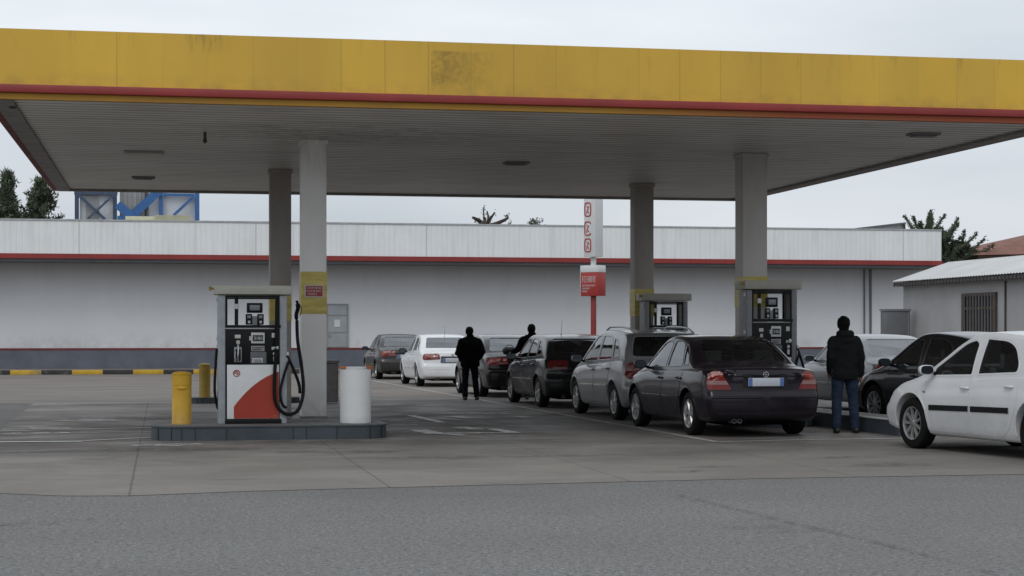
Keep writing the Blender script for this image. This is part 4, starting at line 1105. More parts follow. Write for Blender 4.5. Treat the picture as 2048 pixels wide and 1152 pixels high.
def rpoly(pts,r,n=5):
    if not hasattr(r,'__len__'): r=[r]*len(pts)
    out=[];N_=len(pts)
    for i in range(N_):
        p=Vector(pts[i]);a=Vector(pts[i-1]);b=Vector(pts[(i+1)%N_])
        d1=(a-p);d2=(b-p); rr=min(r[i],d1.length*.48,d2.length*.48)
        if rr<1e-4: out.append(tuple(p)); continue
        s0=p+d1.normalized()*rr; s1=p+d2.normalized()*rr
        for k in range(n+1):
            t=k/n; q=s0*(1-t)**2+p*2*t*(1-t)+s1*t*t; out.append(tuple(q))
    return out
def inside(p,poly):
    c=False;n=len(poly);x,y=p;j=n-1
    for i in range(n):
        xi,yi=poly[i][0],poly[i][1];xj,yj=poly[j][0],poly[j][1]
        if (yi>y)!=(yj>y) and x<(xj-xi)*(y-yi)/(yj-yi)+xi: c=not c
        j=i
    return c
class Proj:
    def __init__(s,bvh,O,A,B,Dr): s.b=bvh;s.O=Vector(O);s.A=Vector(A);s.B=Vector(B);s.D=Vector(Dr).normalized()
    def hit(s,p,q):
        o=s.O+s.A*p+s.B*q
        h=s.b.ray_cast(o,s.D)
        if h[0] is None:
            h=s.b.find_nearest(o+s.D*2.0)
        loc,nrm=h[0],h[1]
        if nrm.dot(s.D)>0: nrm=-nrm
        return loc,nrm
def drape(mb,pj,poly,off=.003,thick=0,res=.045,mi=0):
    bd=resample(poly,res); P2=[tuple(p) for p in bd]
    xs=[p[0] for p in P2]; ys=[p[1] for p in P2]; pts=[Vector(p) for p in P2]; nb=len(pts)
    x=min(xs)+res*.5
    while x<max(xs):
        y=min(ys)+res*.5
        while y<max(ys):
            if inside((x,y),P2) and min((Vector((x,y))-q).length for q in bd)>res*.45: pts.append(Vector((x,y)))
            y+=res
        x+=res
    v2,_,f2,_,_,_=geometry.delaunay_2d_cdt(pts,[(i,(i+1)%nb) for i in range(nb)],[],1,1e-5)
    hs=[pj.hit(p[0],p[1]) for p in v2]
    vs=[l+n*off for l,n in hs]; fs=[tuple(f) for f in f2]
    # consistent orientation
    o=[]
    for f in fs:
        a,b,c=vs[f[0]],vs[f[1]],vs[f[2]]
        nn=(b-a).cross(c-a); o.append(f if nn.dot(pj.D)<0 else tuple(reversed(f)))
    base=len(vs)
    if thick:
        ec={}
        for f in o:
            for i in range(3):
                e=(f[i],f[(i+1)%3]); ec[e]=ec.get(e,0)+1
        be=[e for e in ec if (e[1],e[0]) not in ec]
        mp_={}
        for e in be:
            for v in e:
                if v not in mp_:
                    mp_[v]=len(vs); vs.append(hs[v][0]+hs[v][1]*(off-thick))
        for a,b in be: o.append((b,a,mp_[a],mp_[b]))
    mb.add(vs,o,mi); return mb
def ribbon(mb,pj,pts,wd,h=.002,closed=False,mi=0,res=.05):
    P=resample(pts,res,closed); n=len(P); b=min(wd*.2,.006)
    rows=[]
    for i,p in enumerate(P):
        if closed: t=P[(i+1)%n]-P[i-1]
        else: t=P[min(i+1,n-1)]-P[max(i-1,0)]
        t.normalize(); nn=Vector((-t[1],t[0])); row=[]
        for (o,hh) in ((-wd/2,-.006),(-wd/2+b*.3,h*.7),(-wd/2+b,h),(wd/2-b,h),(wd/2-b*.3,h*.7),(wd/2,-.006)):
            q=p+nn*o; l,nr=pj.hit(q[0],q[1]); row.append(l+nr*hh)
        rows.append(row)
    vs=[v for r in rows for v in r]; fs=[]; m=6
    for i in range(n if closed else n-1):
        j=(i+1)%n
        for k in range(m-1): fs.append((i*m+k,i*m+k+1,j*m+k+1,j*m+k))
    fs2=[]
    for f in fs:
        a,b2,c=vs[f[0]],vs[f[1]],vs[f[2]]
        fs2.append(f if (b2-a).cross(c-a).dot(pj.D)<0 else tuple(reversed(f)))
    mb.add(vs,fs2,mi)
def boolean(me,cut,mats):
    o=link('temp_body',me); c=link('temp_cut',cut.mesh('cut',mats,recalc=True) if isinstance(cut,MB) else cut)
    md=o.modifiers.new('b','BOOLEAN'); md.operation='DIFFERENCE'; md.solver='EXACT'; md.object=c; md.use_hole_tolerant=False
    try: md.material_mode='INDEX'
    except Exception: pass
    r=evald(o); bpy.data.objects.remove(o); bpy.data.objects.remove(c); return r

def wheel_parts(name,Rw,wd,spokes,hubcol,root,loc,side,style='alloy'):
    # axis along local Y, outer face toward +side
    g=MB(); g.lathe([(Rw*.16,-wd*.3*side),(Rw*.5,-wd*.32*side),(Rw*.52,wd*.1*side),(Rw*.16,wd*.12*side)],24,axis='Y',closed=True)
    w_=g.build('wheel',M['underbody'],root); w_.location=loc
    g=MB(); h=wd/2; rr=Rw*.655
    g.lathe([(rr,-h*.8),(rr*1.08,-h*.98),(Rw*.86,-h),(Rw*.955,-h*.86),(Rw*.99,-h*.6),(Rw,-h*.2),(Rw,h*.2),(Rw*.99,h*.6),(Rw*.955,h*.86),(Rw*.86,h),(rr*1.08,h*.98),(rr,h*.8)],48,axis='Y',closed=True)
    g.build('tyre',M['rubber'],w_)
    g=MB(); o=side
    g.lathe([(rr*1.0,o*h*.80),(rr*.985,o*h*.93),(rr*.93,o*h*.90),(rr*.90,o*h*.70),(rr*.88,-o*h*.6),(rr*.99,-o*h*.7)],48,axis='Y',closed=True)
    y0,y1=o*h*.55,o*h*.80
    for k in range(spokes):
        an=2*math.pi*k/spokes; 
        a0=Vector((math.cos(an),0,math.sin(an))); e=Vector((-math.sin(an),0,math.cos(an)))
        wi,wo=rr*(.10 if spokes>6 else .15),rr*(.10 if spokes>6 else .17)
        ri,ro=rr*.2,rr*.94
        vs=[]
        for (r_,w2,ya,yb2) in ((ri,wi,y0,y1*.98),(rr*.6,(wi+wo)*.46,y0,y1*1.02),(ro,wo,y0,y1*1.05)):
            vs+= [a0*r_-e*w2+Vector((0,ya,0)),a0*r_+e*w2+Vector((0,ya,0)),a0*r_+e*w2*.7+Vector((0,yb2,0)),a0*r_-e*w2*.7+Vector((0,yb2,0))]
        fs=[]
        for i in (0,4):
            for j in range(4): fs.append((i+j,i+(j+1)%4,i+4+(j+1)%4,i+4+j))
        fs+=[(0,1,2,3),(8,11,10,9)]; g.add(vs,fs)
    g.lathe([(rr*.27,y0),(rr*.27,y1*.95),(rr*.22,y1*1.03),(rr*.001,y1*1.05)],20,axis='Y')
    rim=g.build('rim',M['rim'] if style=='alloy' else hubcol,w_)
    g=MB()
    for k in range(5):
        an=2*math.pi*k/5+.3; g.lathe([(.011,y1*1.0),(.011,y1*1.06),(.001,y1*1.06)],8,axis='Y',c=(rr*.17*math.cos(an),0,rr*.17*math.sin(an)))
    g.build('wheel_bolts',M['gate'],rim)
    return w_

def build_car(spec,name,label,cat,paintmat,group):
    c=spec; S=Shape(c); W2=S.W/2; wb=c['wb']; Rw=c.get('Rw',.315)
    root=thing(name,label,cat,group=group)
    mats=[paintmat,M['interior'],M['underbody'],M['seam'],M['black'],M['chrome']]
    b0=S.body().mesh('body',mats,recalc=True)
    bm=bmesh.new(); bm.from_mesh(b0); bvh=BVHTree.FromBMesh(bm); bm.free()
    PL=Proj(bvh,(0,2,0),(1,0,0),(0,0,1),(0,-1,0)); PR=Proj(bvh,(0,-2,0),(1,0,0),(0,0,1),(0,1,0))
    PB=Proj(bvh,(S.a-2,0,0),(0,1,0),(0,0,1),(1,0,0)); PF=Proj(bvh,(S.b+2,0,0),(0,1,0),(0,0,1),(-1,0,0)); PT=Proj(bvh,(0,0,3),(1,0,0),(0,1,0),(0,0,-1))
    def ob(side,ang,rear=True):   # oblique projection; A = outboard
        o=Vector((-math.cos(ang) if rear else math.cos(ang),side*math.sin(ang),0)); A=Vector((math.sin(ang) if rear else -math.sin(ang),side*math.cos(ang),0))
        O=Vector((S.a+.05 if rear else S.b-.15,side*(W2-.2),0))+o*2
        return Proj(bvh,O,A,(0,0,1),-o)
    r=boolean(b0,S.cavity(),mats)
    g=MB()
    for x in (wb/2,-wb/2):
        for s in (-1,1):
            g.lathe([(Rw+c.get('arch',.045),s*(W2-.30)),(Rw+c.get('arch',.045),s*(W2+.12))],40,axis='Y',c=(x,0,Rw+.005),mi=2)
    r=boolean(r,g,mats)
    g=MB()
    sw=[rpoly(p,rr) for p,rr in c['side']]
    for p in sw: g.prism([(x,z) for x,z in p],-1.2,1.2,'Y',1)
    r=boolean(r,g,mats)
    g=MB(); rw=rpoly(*c['rearwin']); fw=rpoly(*c['frontwin'])
    g.prism(rw,S.a-.3,c['rearcut'],'X',1); g.prism(fw,c['frontcut'],S.b+.3,'X',1)
    r=boolean(r,g,mats)
    # detailing strips joined to the shell
    ex=MB()
    for p in sw:
        for pj in (PL,PR): ribbon(ex,pj,p,.024,.003,True,3)
    ribbon(ex,PB,rw,.028,.003,True,3); ribbon(ex,PF,fw,.028,.003,True,3)
    for ln in c['seams']:
        for pj in (PL,PR): ribbon(ex,pj,ln,.011,.0012,False,3)
    for ln in c['rseams']: ribbon(ex,PB,ln,.011,.0015,False,3)
    for ln,wd_,hh,mi in c.get('rstrips',[]): ribbon(ex,PB,ln,wd_,hh,False,mi)
    if 'chromeline' in c:
        for pj in (PL,PR): ribbon(ex,pj,c['chromeline'],.016,.006,False,5)
    # arch lips
    for x in (wb/2,-wb/2):
        lip=[(x+(Rw+c.get('arch',.045)+.012)*math.cos(R(a)),Rw+.005+(Rw+c.get('arch',.045)+.012)*math.sin(R(a))) for a in range(-8,189,7)]
        for pj in (PL,PR): ribbon(ex,pj,lip,.03,.007,False,0)
    bm=bmesh.new(); bm.from_mesh(r)
    vv=[bm.verts.new(p) for p in ex.v]
    for f,mi in zip(ex.f,ex.m):
        try: nf=bm.faces.new([vv[i] for i in f]); nf.material_index=mi
        except ValueError: pass
    for f in bm.faces: f.smooth=True
    for e in bm.edges:
        if len(e.link_faces)==2: e.smooth=e.calc_face_angle(0)<R(32)
    bm.to_mesh(r); bm.free()
    r.materials.clear()
    for m in mats: r.materials.append(m)
    body=link('body',r,root)
    # glass
    tint=c.get('tint',M['glass'])
    for i,p in enumerate(sw):
        for pj in (PL,PR):
            g=MB(); drape(g,pj,p,-.007,0,.06); g.build('side_window',c.get('sideglass',tint),root,recalc=False)
    g=MB(); drape(g,PB,rw,-.006,0,.06); g.build('rear_window',M[c.get('rg','glass_rear')],root,recalc=False)
    g=MB(); drape(g,PF,fw,-.006,0,.06); g.build('windscreen',M[c.get('fg','glass')],root,recalc=False)
    # doors: slightly proud skins with handles
    for i,p in enumerate(c['doors']):
        for sd,pj in ((1,PL),(-1,PR)):
            g=MB(); drape(g,pj,rpoly(p,.03,3),.0035,.006,.05); d=g.build('door',paintmat,root,recalc=False,angle=40)
            hx,hz=c['handles'][i]; l,n=pj.hit(hx,hz); 
            g=MB(); g.tube(bez([(hx-.085,l.y+sd*.006,hz),(hx-.06,l.y+sd*.034,hz+.002),(hx+.05,l.y+sd*.034,hz+.004),(hx+.08,l.y+sd*.006,hz+.004)],6),.0135,8)
            g.sphere((hx+.0,l.y+sd*.003,hz-.004),(.06,.008,.026),12); g.build('handle',c.get('handlemat',paintmat),d)
    for ln,wd_ in c.get('mould',[]):
        for pj in (PL,PR): g=MB(); ribbon(g,pj,ln,wd_,.014); g.build('side_moulding',c.get('mouldmat',paintmat),root,recalc=False)
    if 'lid' in c:
        g=MB(); drape(g,PB,rpoly(c['lid'],.03,3),.005,.009,.05); g.build('boot_lid' if c.get('kind')!='hatch' else 'tailgate',paintmat,root,recalc=False,angle=40)
    for sd in (1,-1):
        pj=ob(sd,R(c.get('lampang',30)))
        for j,(p,rr,m,off) in enumerate(c['tail']):
            g=MB(); drape(g,pj,rpoly(p,rr,4),off,.014,.03)
            if j==0: tl=g.build('tail_light',M[m],root,recalc=False)
            else: g.build('lens',M[m],tl,recalc=False)
        pj=ob(sd,R(38),False)
        g=MB(); drape(g,pj,rpoly(c['head'],.05,4),.006,.014,.03); g.build('headlight',M['head_clear'],root,recalc=False)
        # side repeater
        pj=PL if sd>0 else PR; rx,rz_=c.get('rep',(wb/2-.42,.68)); 
        g=MB(); drape(g,pj,rpoly([(rx-.03,rz_-.012),(rx+.03,rz_-.012),(rx+.03,rz_+.012),(rx-.03,rz_+.012)],.01,3),.006,.01,.03); g.build('side_repeater',M['tail_clear'],root,recalc=False)
        # mirror
        mx_,mz=c['mirror']; l,n=pj.hit(mx_,mz-.03)
        g=MB(); g.limb([(mx_,l.y,mz-.03),(mx_-.01,l.y+sd*.07,mz-.005)],[.022,.02],8)
        g.build('mirror_stalk',M['black'],root)
        g=MB(); cy=l.y+sd*.145
        Ps=[]
        for (dx,k) in ((.075,.35),(.06,.62),(.03,.88),(-.01,1.0),(-.035,1.0),(-.04,.93)):
            ring_=[]
            for a in range(16):
                an=2*math.pi*a/16; ring_.append((mx_+dx,cy+.10*k*math.copysign(abs(math.cos(an))**.7,math.cos(an)),mz+.02+.062*k*math.copysign(abs(math.sin(an))**.7,math.sin(an))))
            Ps.append(ring_)
        vs=[p for q in Ps for p in q]; fs=[tuple(range(16)),tuple(reversed(range(80,96)))]
        for i in range(5):
            for k in range(16): fs.append((i*16+k,i*16+(k+1)%16,(i+1)*16+(k+1)%16,(i+1)*16+k))
        g.add(vs,fs); mo=g.build('wing_mirror',c.get('mirrormat',paintmat),root,angle=50)
        g=MB(); g.prism([(y,z) for (_,y,z) in Ps[4][::1]],mx_-.0415,mx_-.0405,'X'); 
        for v in g.v: v.y=cy+(v.y-cy)*.88; v.z=mz+.02+(v.z-mz-.02)*.86
        g.build('mirror_glass',M['mirror_dark'],mo)
    # plate
    if 'lid' in c:
        g=MB(); pz_=c['plate'][1]; drape(g,PB,rpoly([(-.34,pz_-.085),(.34,pz_-.085),(.32,pz_+.08),(-.32,pz_+.08)],.03,3),.0075,.004,.05); g.build('plate_recess',M['seam'] if paintmat.name.startswith(('near','glossy','dark')) else M['gate'],root,recalc=False)
    pz=c['plate'][1]; l,n=PB.hit(0,pz)
    g=MB(); g.b2((-.006,-.262,-.058),(.006,.262,.058)); pl=g.build('number_plate',M['plate'],root,bevel=.003); pl.location=(l.x-.020,0,pz); pl.rotation_euler=(0,-math.asin(max(-1,min(1,n.z)))*.8,0)
    g=MB(); g.b2((-.0085,.205,-.055),(-.0065,.258,.055)); g.b2((-.0085,-.258,-.055),(-.0065,-.205,.055)); g.build('plate_band',M['plate_blue'],pl)
    g=MB(); ribbon(g,PB,[(-.32,c['plate'][1]+.085),(.32,c['plate'][1]+.085)],.03,.018); g.build('plate_lamp_bar',c.get('barmat',M['black']),root,recalc=False)
    ez=c['emblem']; l,n=PB.hit(0,ez)
    g=MB(); g.tube([(l.x-.012,.036*math.cos(a*math.pi/10),ez+.036*math.sin(a*math.pi/10)) for a in range(21)],.006,6,cap=False)
    g.tube([(l.x-.012,0,ez),(l.x-.014,0,ez+.033)],.005,5); g.tube([(l.x-.012,0,ez),(l.x-.012,.029,ez-.018)],.005,5); g.tube([(l.x-.012,0,ez),(l.x-.012,-.029,ez-.018)],.005,5); g.build('emblem',M['chrome'],root)
    g=MB()
    for q0,q1,n_ in ((.42,.56,5),(-.6,-.53,2)):
        for i in range(n_):
            y=q0+(q1-q0)*(i+.5)/n_; l,n=PB.hit(y,ez-.01); g.box((l.x-.007,y,ez-.01),(.006,(q1-q0)/n_*.62,.022))
    if c.get('badge',1): g.build('badge',M['chrome'],root)
    # exhaust
    for y in c.get('exh',[.42]):
        g=MB(); g.lathe([(.026,0),(.03,0),(.03,.2),(.026,.2)],14,axis='X',c=(S.a+.04+.06,y,.235),closed=True); g.build('exhaust_pipe',M['steel'],root)
    # wheels
    for x in (wb/2,-wb/2):
        for s in (1,-1): wheel_parts(name,Rw,c.get('tw',.2),c.get('spokes',7),M['rim'],root,(x,s*(W2-.115),Rw),s)
    g=MB(); g.b2((S.a+.3,-W2+.35,.17),(S.b-.3,W2-.35,.33)); g.b2((S.a+.25,-.35,.21),(S.a+.7,.2,.36)); g.tube([(wb/2,-W2+.2,Rw),(wb/2,W2-.2,Rw)],.05,8); g.tube([(-wb/2,-W2+.2,Rw),(-wb/2,W2-.2,Rw)],.05,8); g.build('chassis',M['underbody'],root)
    # interior
    sx=c.get('seatx',.25); hz=c.get('seath',1.10)
    for x,ys in ((sx,(.36,-.36)),(sx-.85,(.38,-.38))):
        for y in ys:
            g=MB(); g.box((x,y,.52),(.5,.5,.16)); g.box((x-.27,y,.80),(.14,.48,.52),M=Matrix.Rotation(R(-12),4,'Y')); g.box((x-.34,y,hz),(.09,.25,.17),M=Matrix.Rotation(R(-8),4,'Y')); g.tube([(x-.3,y-.05,.95),(x-.33,y-.05,hz)],.01,6); g.tube([(x-.3,y+.05,.95),(x-.33,y+.05,hz)],.01,6)
            g.build('seat',M['interior'],root,bevel=.035,seg=3)
    xd=c['cab'][1]-.42
    g=MB(); g.box((xd,0,.80),(.4,1.3,.22)); g.build('dashboard',M['interior'],root,bevel=.05,seg=3)
    g=MB(); an=R(28); ctr=Vector((xd-.28,.36,.88))
    g.tube([ctr+Vector((.19*math.cos(a*math.pi/12)*math.sin(an),.19*math.sin(a*math.pi/12),.19*math.cos(a*math.pi/12)*math.cos(an))) for a in range(25)],.014,8,cap=False); g.tube([ctr+Vector((0,-.18,0)),ctr+Vector((0,.18,0))],.018,6); g.tube([ctr,ctr+Vector((.2,0,-.1))],.03,6)
    g.build('steering_wheel',M['black'],root)
    if c.get('antenna'):
        x,y=c['antenna']; l,n=PT.hit(x,y); g=MB(); g.tube([l,l+Vector((-.09,0,.30))],[.004,.0025],5); g.sphere(l,(.02,.015,.012),8); g.build('antenna',M['black'],root)
    if c.get('rails'):
        for s in (1,-1):
            P=[]
            for i in range(13):
                x=-1.45+1.85*i/12; l,n=PT.hit(x,s*.52); h=.052*min(1,math.sin(math.pi*i/12)*2.2); P.append(l+Vector((0,0,h+.004)))
            g=MB(); g.tube(P,.017,8); g.build('roof_rail',M['steel'],root)
    if c.get('wiper'):
        g=MB(); zb=min(p[1] for p in c['rearwin'][0])+.025; pts=[]
        for i in range(8):
            y=.02-.42*i/7; l,n=PB.hit(y,zb+.02+.01*i/7); pts.append(l+n*.012)
        g.tube(pts,.007,6); g.build('rear_wiper',M['black'],root)
    root['_wx']=wb/2; root['_wy']=W2-.02
    return root

SEDAN=dict(W=1.735,wb=2.55,Rw=.315,tumble=.37,
 top=[(-2.175,.88),(-2.14,.955),(-2.05,.985),(-1.75,1.01),(-1.52,1.035),(-1.2,1.20),(-.85,1.365),(-.45,1.43),(.0,1.445),(.3,1.42),(.55,1.33),(1.05,1.04),(1.2,.975),(1.5,.90),(1.85,.79),(2.0,.70),(2.03,.62)],
 belt=[(-2.175,.86),(-2.1,.925),(-1.6,.945),(-1.0,.935),(0,.90),(.9,.87),(1.5,.80),(2.03,.62)],
 bot=[(-2.175,.28),(-1.9,.22),(-1.0,.20),(1.,.20),(1.7,.22),(2.03,.27)],
 rear=[(.2,.06),(.3,.02),(.42,0),(.56,.0),(.62,.025),(.66,.045),(.8,.05),(.93,.04),(1.0,.05)],
 front=[(.2,.08),(.3,.02),(.5,.0),(.58,.03),(.7,.08),(.85,.1)],cab=(-1.62,1.12),
 side=[([(-.03,.965),(-.05,1.30),(.10,1.355),(.34,1.33),(.84,1.01),(.86,.945)],[.02,.02,.08,.09,.03,.03]),([(-.80,.985),(-.79,1.06),(-.62,1.30),(-.45,1.345),(-.14,1.35),(-.12,.968)],[.03,.05,.08,.08,.02,.02]),([(-1.10,1.01),(-1.07,1.05),(-.83,1.27),(-.71,1.305),(-.84,1.07),(-.86,1.0)],[.02,.03,.06,.03,.03,.02])],
 rearwin=([(-.645,1.05),(.645,1.05),(.58,1.22),(.515,1.368),(-.515,1.368),(-.58,1.22)],[.07,.07,.2,.07,.07,.2]),rearcut=-.55,
 frontwin=([(-.62,1.02),(.62,1.02),(.50,1.36),(-.50,1.36)],.08),frontcut=.2,
 doors=[[(-.06,.25),(-.075,.90),(.86,.865),(.92,.6),(.88,.25)],[(-.62,.25),(-.78,.36),(-.93,.6),(-.97,.9),(-.10,.90),(-.085,.25)]],
 handles=[(.02,.80),(-.84,.815)],
 seams=[[(-.07,.22),(-.085,.93)],[(.90,.22),(.935,.6),(.87,.88)],[(-.60,.22),(-.79,.36),(-.94,.6),(-.985,.92)],[(-2.1,.66),(-1.62,.655)],[(1.62,.55),(2.0,.56)],[(1.1,.89),(1.6,.82),(1.9,.74)]],
 rseams=[[(-.70,.655),(.70,.655)],[(-.66,.92),(-.58,.72),(-.50,.66)],[(.66,.92),(.58,.72),(.50,.66)],[(-.75,.47),(.75,.47)]],
 rstrips=[([(-.78,.565),(.78,.565)],.03,.012,4),([(-.7,.34),(.7,.34)],.012,.004,5)],
 lid=[(-.49,.67),(.49,.67),(.575,.74),(.645,.925),(.60,.945),(-.60,.945),(-.645,.925),(-.575,.74)],
 tail=[([(-.14,.675),(.17,.675),(.21,.78),(.17,.90),(.10,.935),(.0,.925),(-.10,.76)],[.01,.02,.04,.04,.03,.04,.03],'tail_red',.008),([(-.105,.745),(.18,.745),(.185,.80),(-.07,.80)],.01,'tail_clear',.0125),([(-.035,.845),(.155,.845),(.15,.875),(-.02,.875)],.01,'tail_amber',.0125)],
 head=[(-.25,.55),(.14,.56),(.12,.66),(-.2,.68)],mirror=(.80,.965),plate=(0,.78),emblem=.885,exh=[.36,.44],
 mould=[([(-.92,.53),(-.10,.525)],.05),([(-.06,.525),(.86,.52)],.05)],seatx=.2,seath=1.12,spokes=6,lampang=28)
import copy
def var(base,**k):
    d=copy.copy(base); d.update(k); return d
MPV=dict(W=1.72,wb=2.6,Rw=.315,tumble=.26,rbow=.13,
 top=[(-2.02,.86),(-2.0,.96),(-1.96,1.02),(-1.86,1.22),(-1.74,1.40),(-1.62,1.465),(-1.3,1.50),(-.6,1.535),(0,1.535),(.35,1.50),(.6,1.42),(1.2,1.09),(1.35,1.0),(1.6,.92),(1.95,.80),(2.1,.66),(2.12,.6)],
 belt=[(-2.02,.84),(-1.9,.99),(-1.5,1.0),(-1.0,.975),(0,.92),(1.0,.88),(1.6,.80),(2.12,.6)],
 bot=[(-2.02,.3),(-1.8,.23),(-1.0,.20),(1.,.20),(1.7,.22),(2.12,.27)],
 rear=[(.2,.08),(.3,.03),(.42,0),(.56,.0),(.62,.03),(.7,.05),(.9,.045),(1.1,.03),(1.4,.0)],
 front=[(.2,.08),(.3,.02),(.5,.0),(.58,.03),(.7,.08),(.85,.1)],cab=(-1.8,1.2),
 side=[([(.02,.985),(.0,1.38),(.12,1.43),(.36,1.405),(.96,1.04),(.98,.955)],[.02,.02,.08,.09,.03,.03]),([(-.92,1.02),(-.90,1.12),(-.78,1.36),(-.62,1.41),(-.09,1.425),(-.07,.99)],[.03,.06,.08,.08,.02,.02]),([(-1.42,1.09),(-1.36,1.16),(-1.10,1.35),(-.86,1.375),(-.98,1.15),(-1.0,1.04)],[.03,.04,.08,.03,.05,.03])],
 rearwin=([(-.66,1.07),(.66,1.07),(.635,1.25),(.575,1.425),(-.575,1.425),(-.635,1.25)],[.08,.08,.15,.06,.06,.15]),rearcut=-1.0,
 frontwin=([(-.62,1.05),(.62,1.05),(.52,1.43),(-.52,1.43)],.08),frontcut=.2,
 doors=[[(-.01,.25),(-.02,.93),(.95,.88),(1.0,.6),(.92,.25)],[(-.62,.25),(-.80,.36),(-.95,.6),(-1.05,.96),(-.05,.935),(-.035,.25)]],
 handles=[(.08,.83),(-.90,.865)],
 seams=[[(-.02,.22),(-.035,.95)],[(.94,.22),(1.01,.6),(.97,.9)],[(-.60,.22),(-.81,.36),(-.965,.6),(-1.07,.99)],[(-1.95,.66),(-1.62,.655)],[(1.2,.89),(1.7,.81)]],
 rseams=[[(-.70,.60),(.70,.60)],[(-.7,1.0),(-.64,.7),(-.60,.61)],[(.7,1.0),(.64,.7),(.60,.61)]],
 rstrips=[([(-.74,.45),(.74,.45)],.03,.012,4)],kind='hatch',
 lid=[(-.59,.62),(.59,.62),(.62,.72),(.64,1.0),(-.64,1.0),(-.62,.72)],
 tail=[([(-.10,.72),(.14,.70),(.20,.80),(.20,.93),(.12,.985),(-.04,.97),(-.09,.85)],[.03,.04,.04,.05,.05,.04,.03],'tail_red',.012),([(-.085,.84),(.19,.835),(.19,.87),(-.08,.875)],.01,'tail_clear',.0165)],
 head=[(-.25,.6),(.14,.6),(.12,.7),(-.2,.74)],mirror=(.92,.99),plate=(0,.76),emblem=.95,exh=[.45],
 mould=[([(-.95,.57),(-.06,.555)],.045),([(-.01,.555),(.90,.545)],.045)],seatx=.3,seath=1.17,spokes=9,rails=1,wiper=1,lampang=38,badge=0)
HATCH=dict(W=1.72,wb=2.6,Rw=.31,tumble=.33,rbow=.13,
 top=[(-2.05,.84),(-2.02,.93),(-1.96,.985),(-1.85,1.06),(-1.62,1.25),(-1.42,1.36),(-1.15,1.415),(-.5,1.455),(0,1.46),(.3,1.44),(.55,1.35),(1.1,1.06),(1.25,.98),(1.5,.91),(1.88,.79),(2.05,.68),(2.08,.6)],
 belt=[(-2.05,.83),(-1.9,.955),(-1.5,.96),(-1.0,.95),(0,.91),(1.0,.87),(1.5,.80),(2.08,.6)],
 bot=[(-2.05,.3),(-1.8,.22),(-1.0,.20),(1.,.20),(1.7,.22),(2.08,.27)],
 rear=[(.2,.08),(.3,.03),(.42,0),(.56,.0),(.62,.03),(.7,.05),(.9,.045),(1.1,.02)],
 front=[(.2,.08),(.3,.02),(.5,.0),(.58,.03),(.7,.08),(.85,.1)],cab=(-1.8,1.14),
 side=[([(-.03,.97),(-.05,1.31),(.10,1.365),(.34,1.34),(.88,1.02),(.90,.945)],[.02,.02,.08,.09,.03,.03]),([(-.90,.995),(-.88,1.08),(-.70,1.30),(-.52,1.35),(-.14,1.36),(-.12,.973)],[.03,.05,.08,.08,.02,.02]),([(-1.32,1.06),(-1.26,1.11),(-1.0,1.29),(-.80,1.325),(-.95,1.10),(-.97,1.01)],[.02,.03,.06,.03,.03,.02])],
 rearwin=([(-.665,1.04),(.665,1.04),(.62,1.2),(.55,1.365),(-.55,1.365),(-.62,1.2)],[.07,.07,.15,.06,.06,.15]),rearcut=-.95,
 frontwin=([(-.62,1.02),(.62,1.02),(.50,1.37),(-.50,1.37)],.08),frontcut=.2,
 doors=[[(-.06,.25),(-.075,.915),(.88,.87),(.94,.6),(.88,.25)],[(-.64,.25),(-.80,.36),(-.95,.6),(-1.03,.94),(-.10,.915),(-.085,.25)]],
 handles=[(.02,.81),(-.88,.845)],
 seams=[[(-.07,.22),(-.085,.94)],[(.90,.22),(.955,.6),(.90,.89)],[(-.62,.22),(-.81,.36),(-.965,.6),(-1.05,.965)],[(-2.0,.64),(-1.62,.635)],[(1.1,.89),(1.6,.82)]],
 rseams=[[(-.70,.60),(.70,.60)],[(-.7,1.0),(-.64,.7),(-.60,.61)],[(.7,1.0),(.64,.7),(.60,.61)]],
 rstrips=[([(-.76,.50),(.76,.50)],.02,.008,4)],kind='hatch',
 lid=[(-.58,.62),(.58,.62),(.62,.72),(.62,.95),(-.62,.95),(-.62,.72)],
 tail=[([(-.22,.80),(.16,.78),(.20,.86),(.15,.93),(-.20,.935)],[.03,.04,.04,.05,.04],'tail_red',.012),([(-.21,.765),(.14,.75),(.16,.80),(-.20,.815)],.02,'tail_clear',.012)],
 head=[(-.25,.57),(.14,.57),(.12,.67),(-.2,.71)],mirror=(.84,.965),plate=(0,.72),emblem=.89,exh=[.45],
 mould=[([(-.92,.55),(-.10,.54)],.03),([(-.06,.54),(.86,.53)],.03)],seatx=.2,seath=1.12,spokes=7,wiper=1,antenna=(-.85,.25),lampang=34,badge=0)
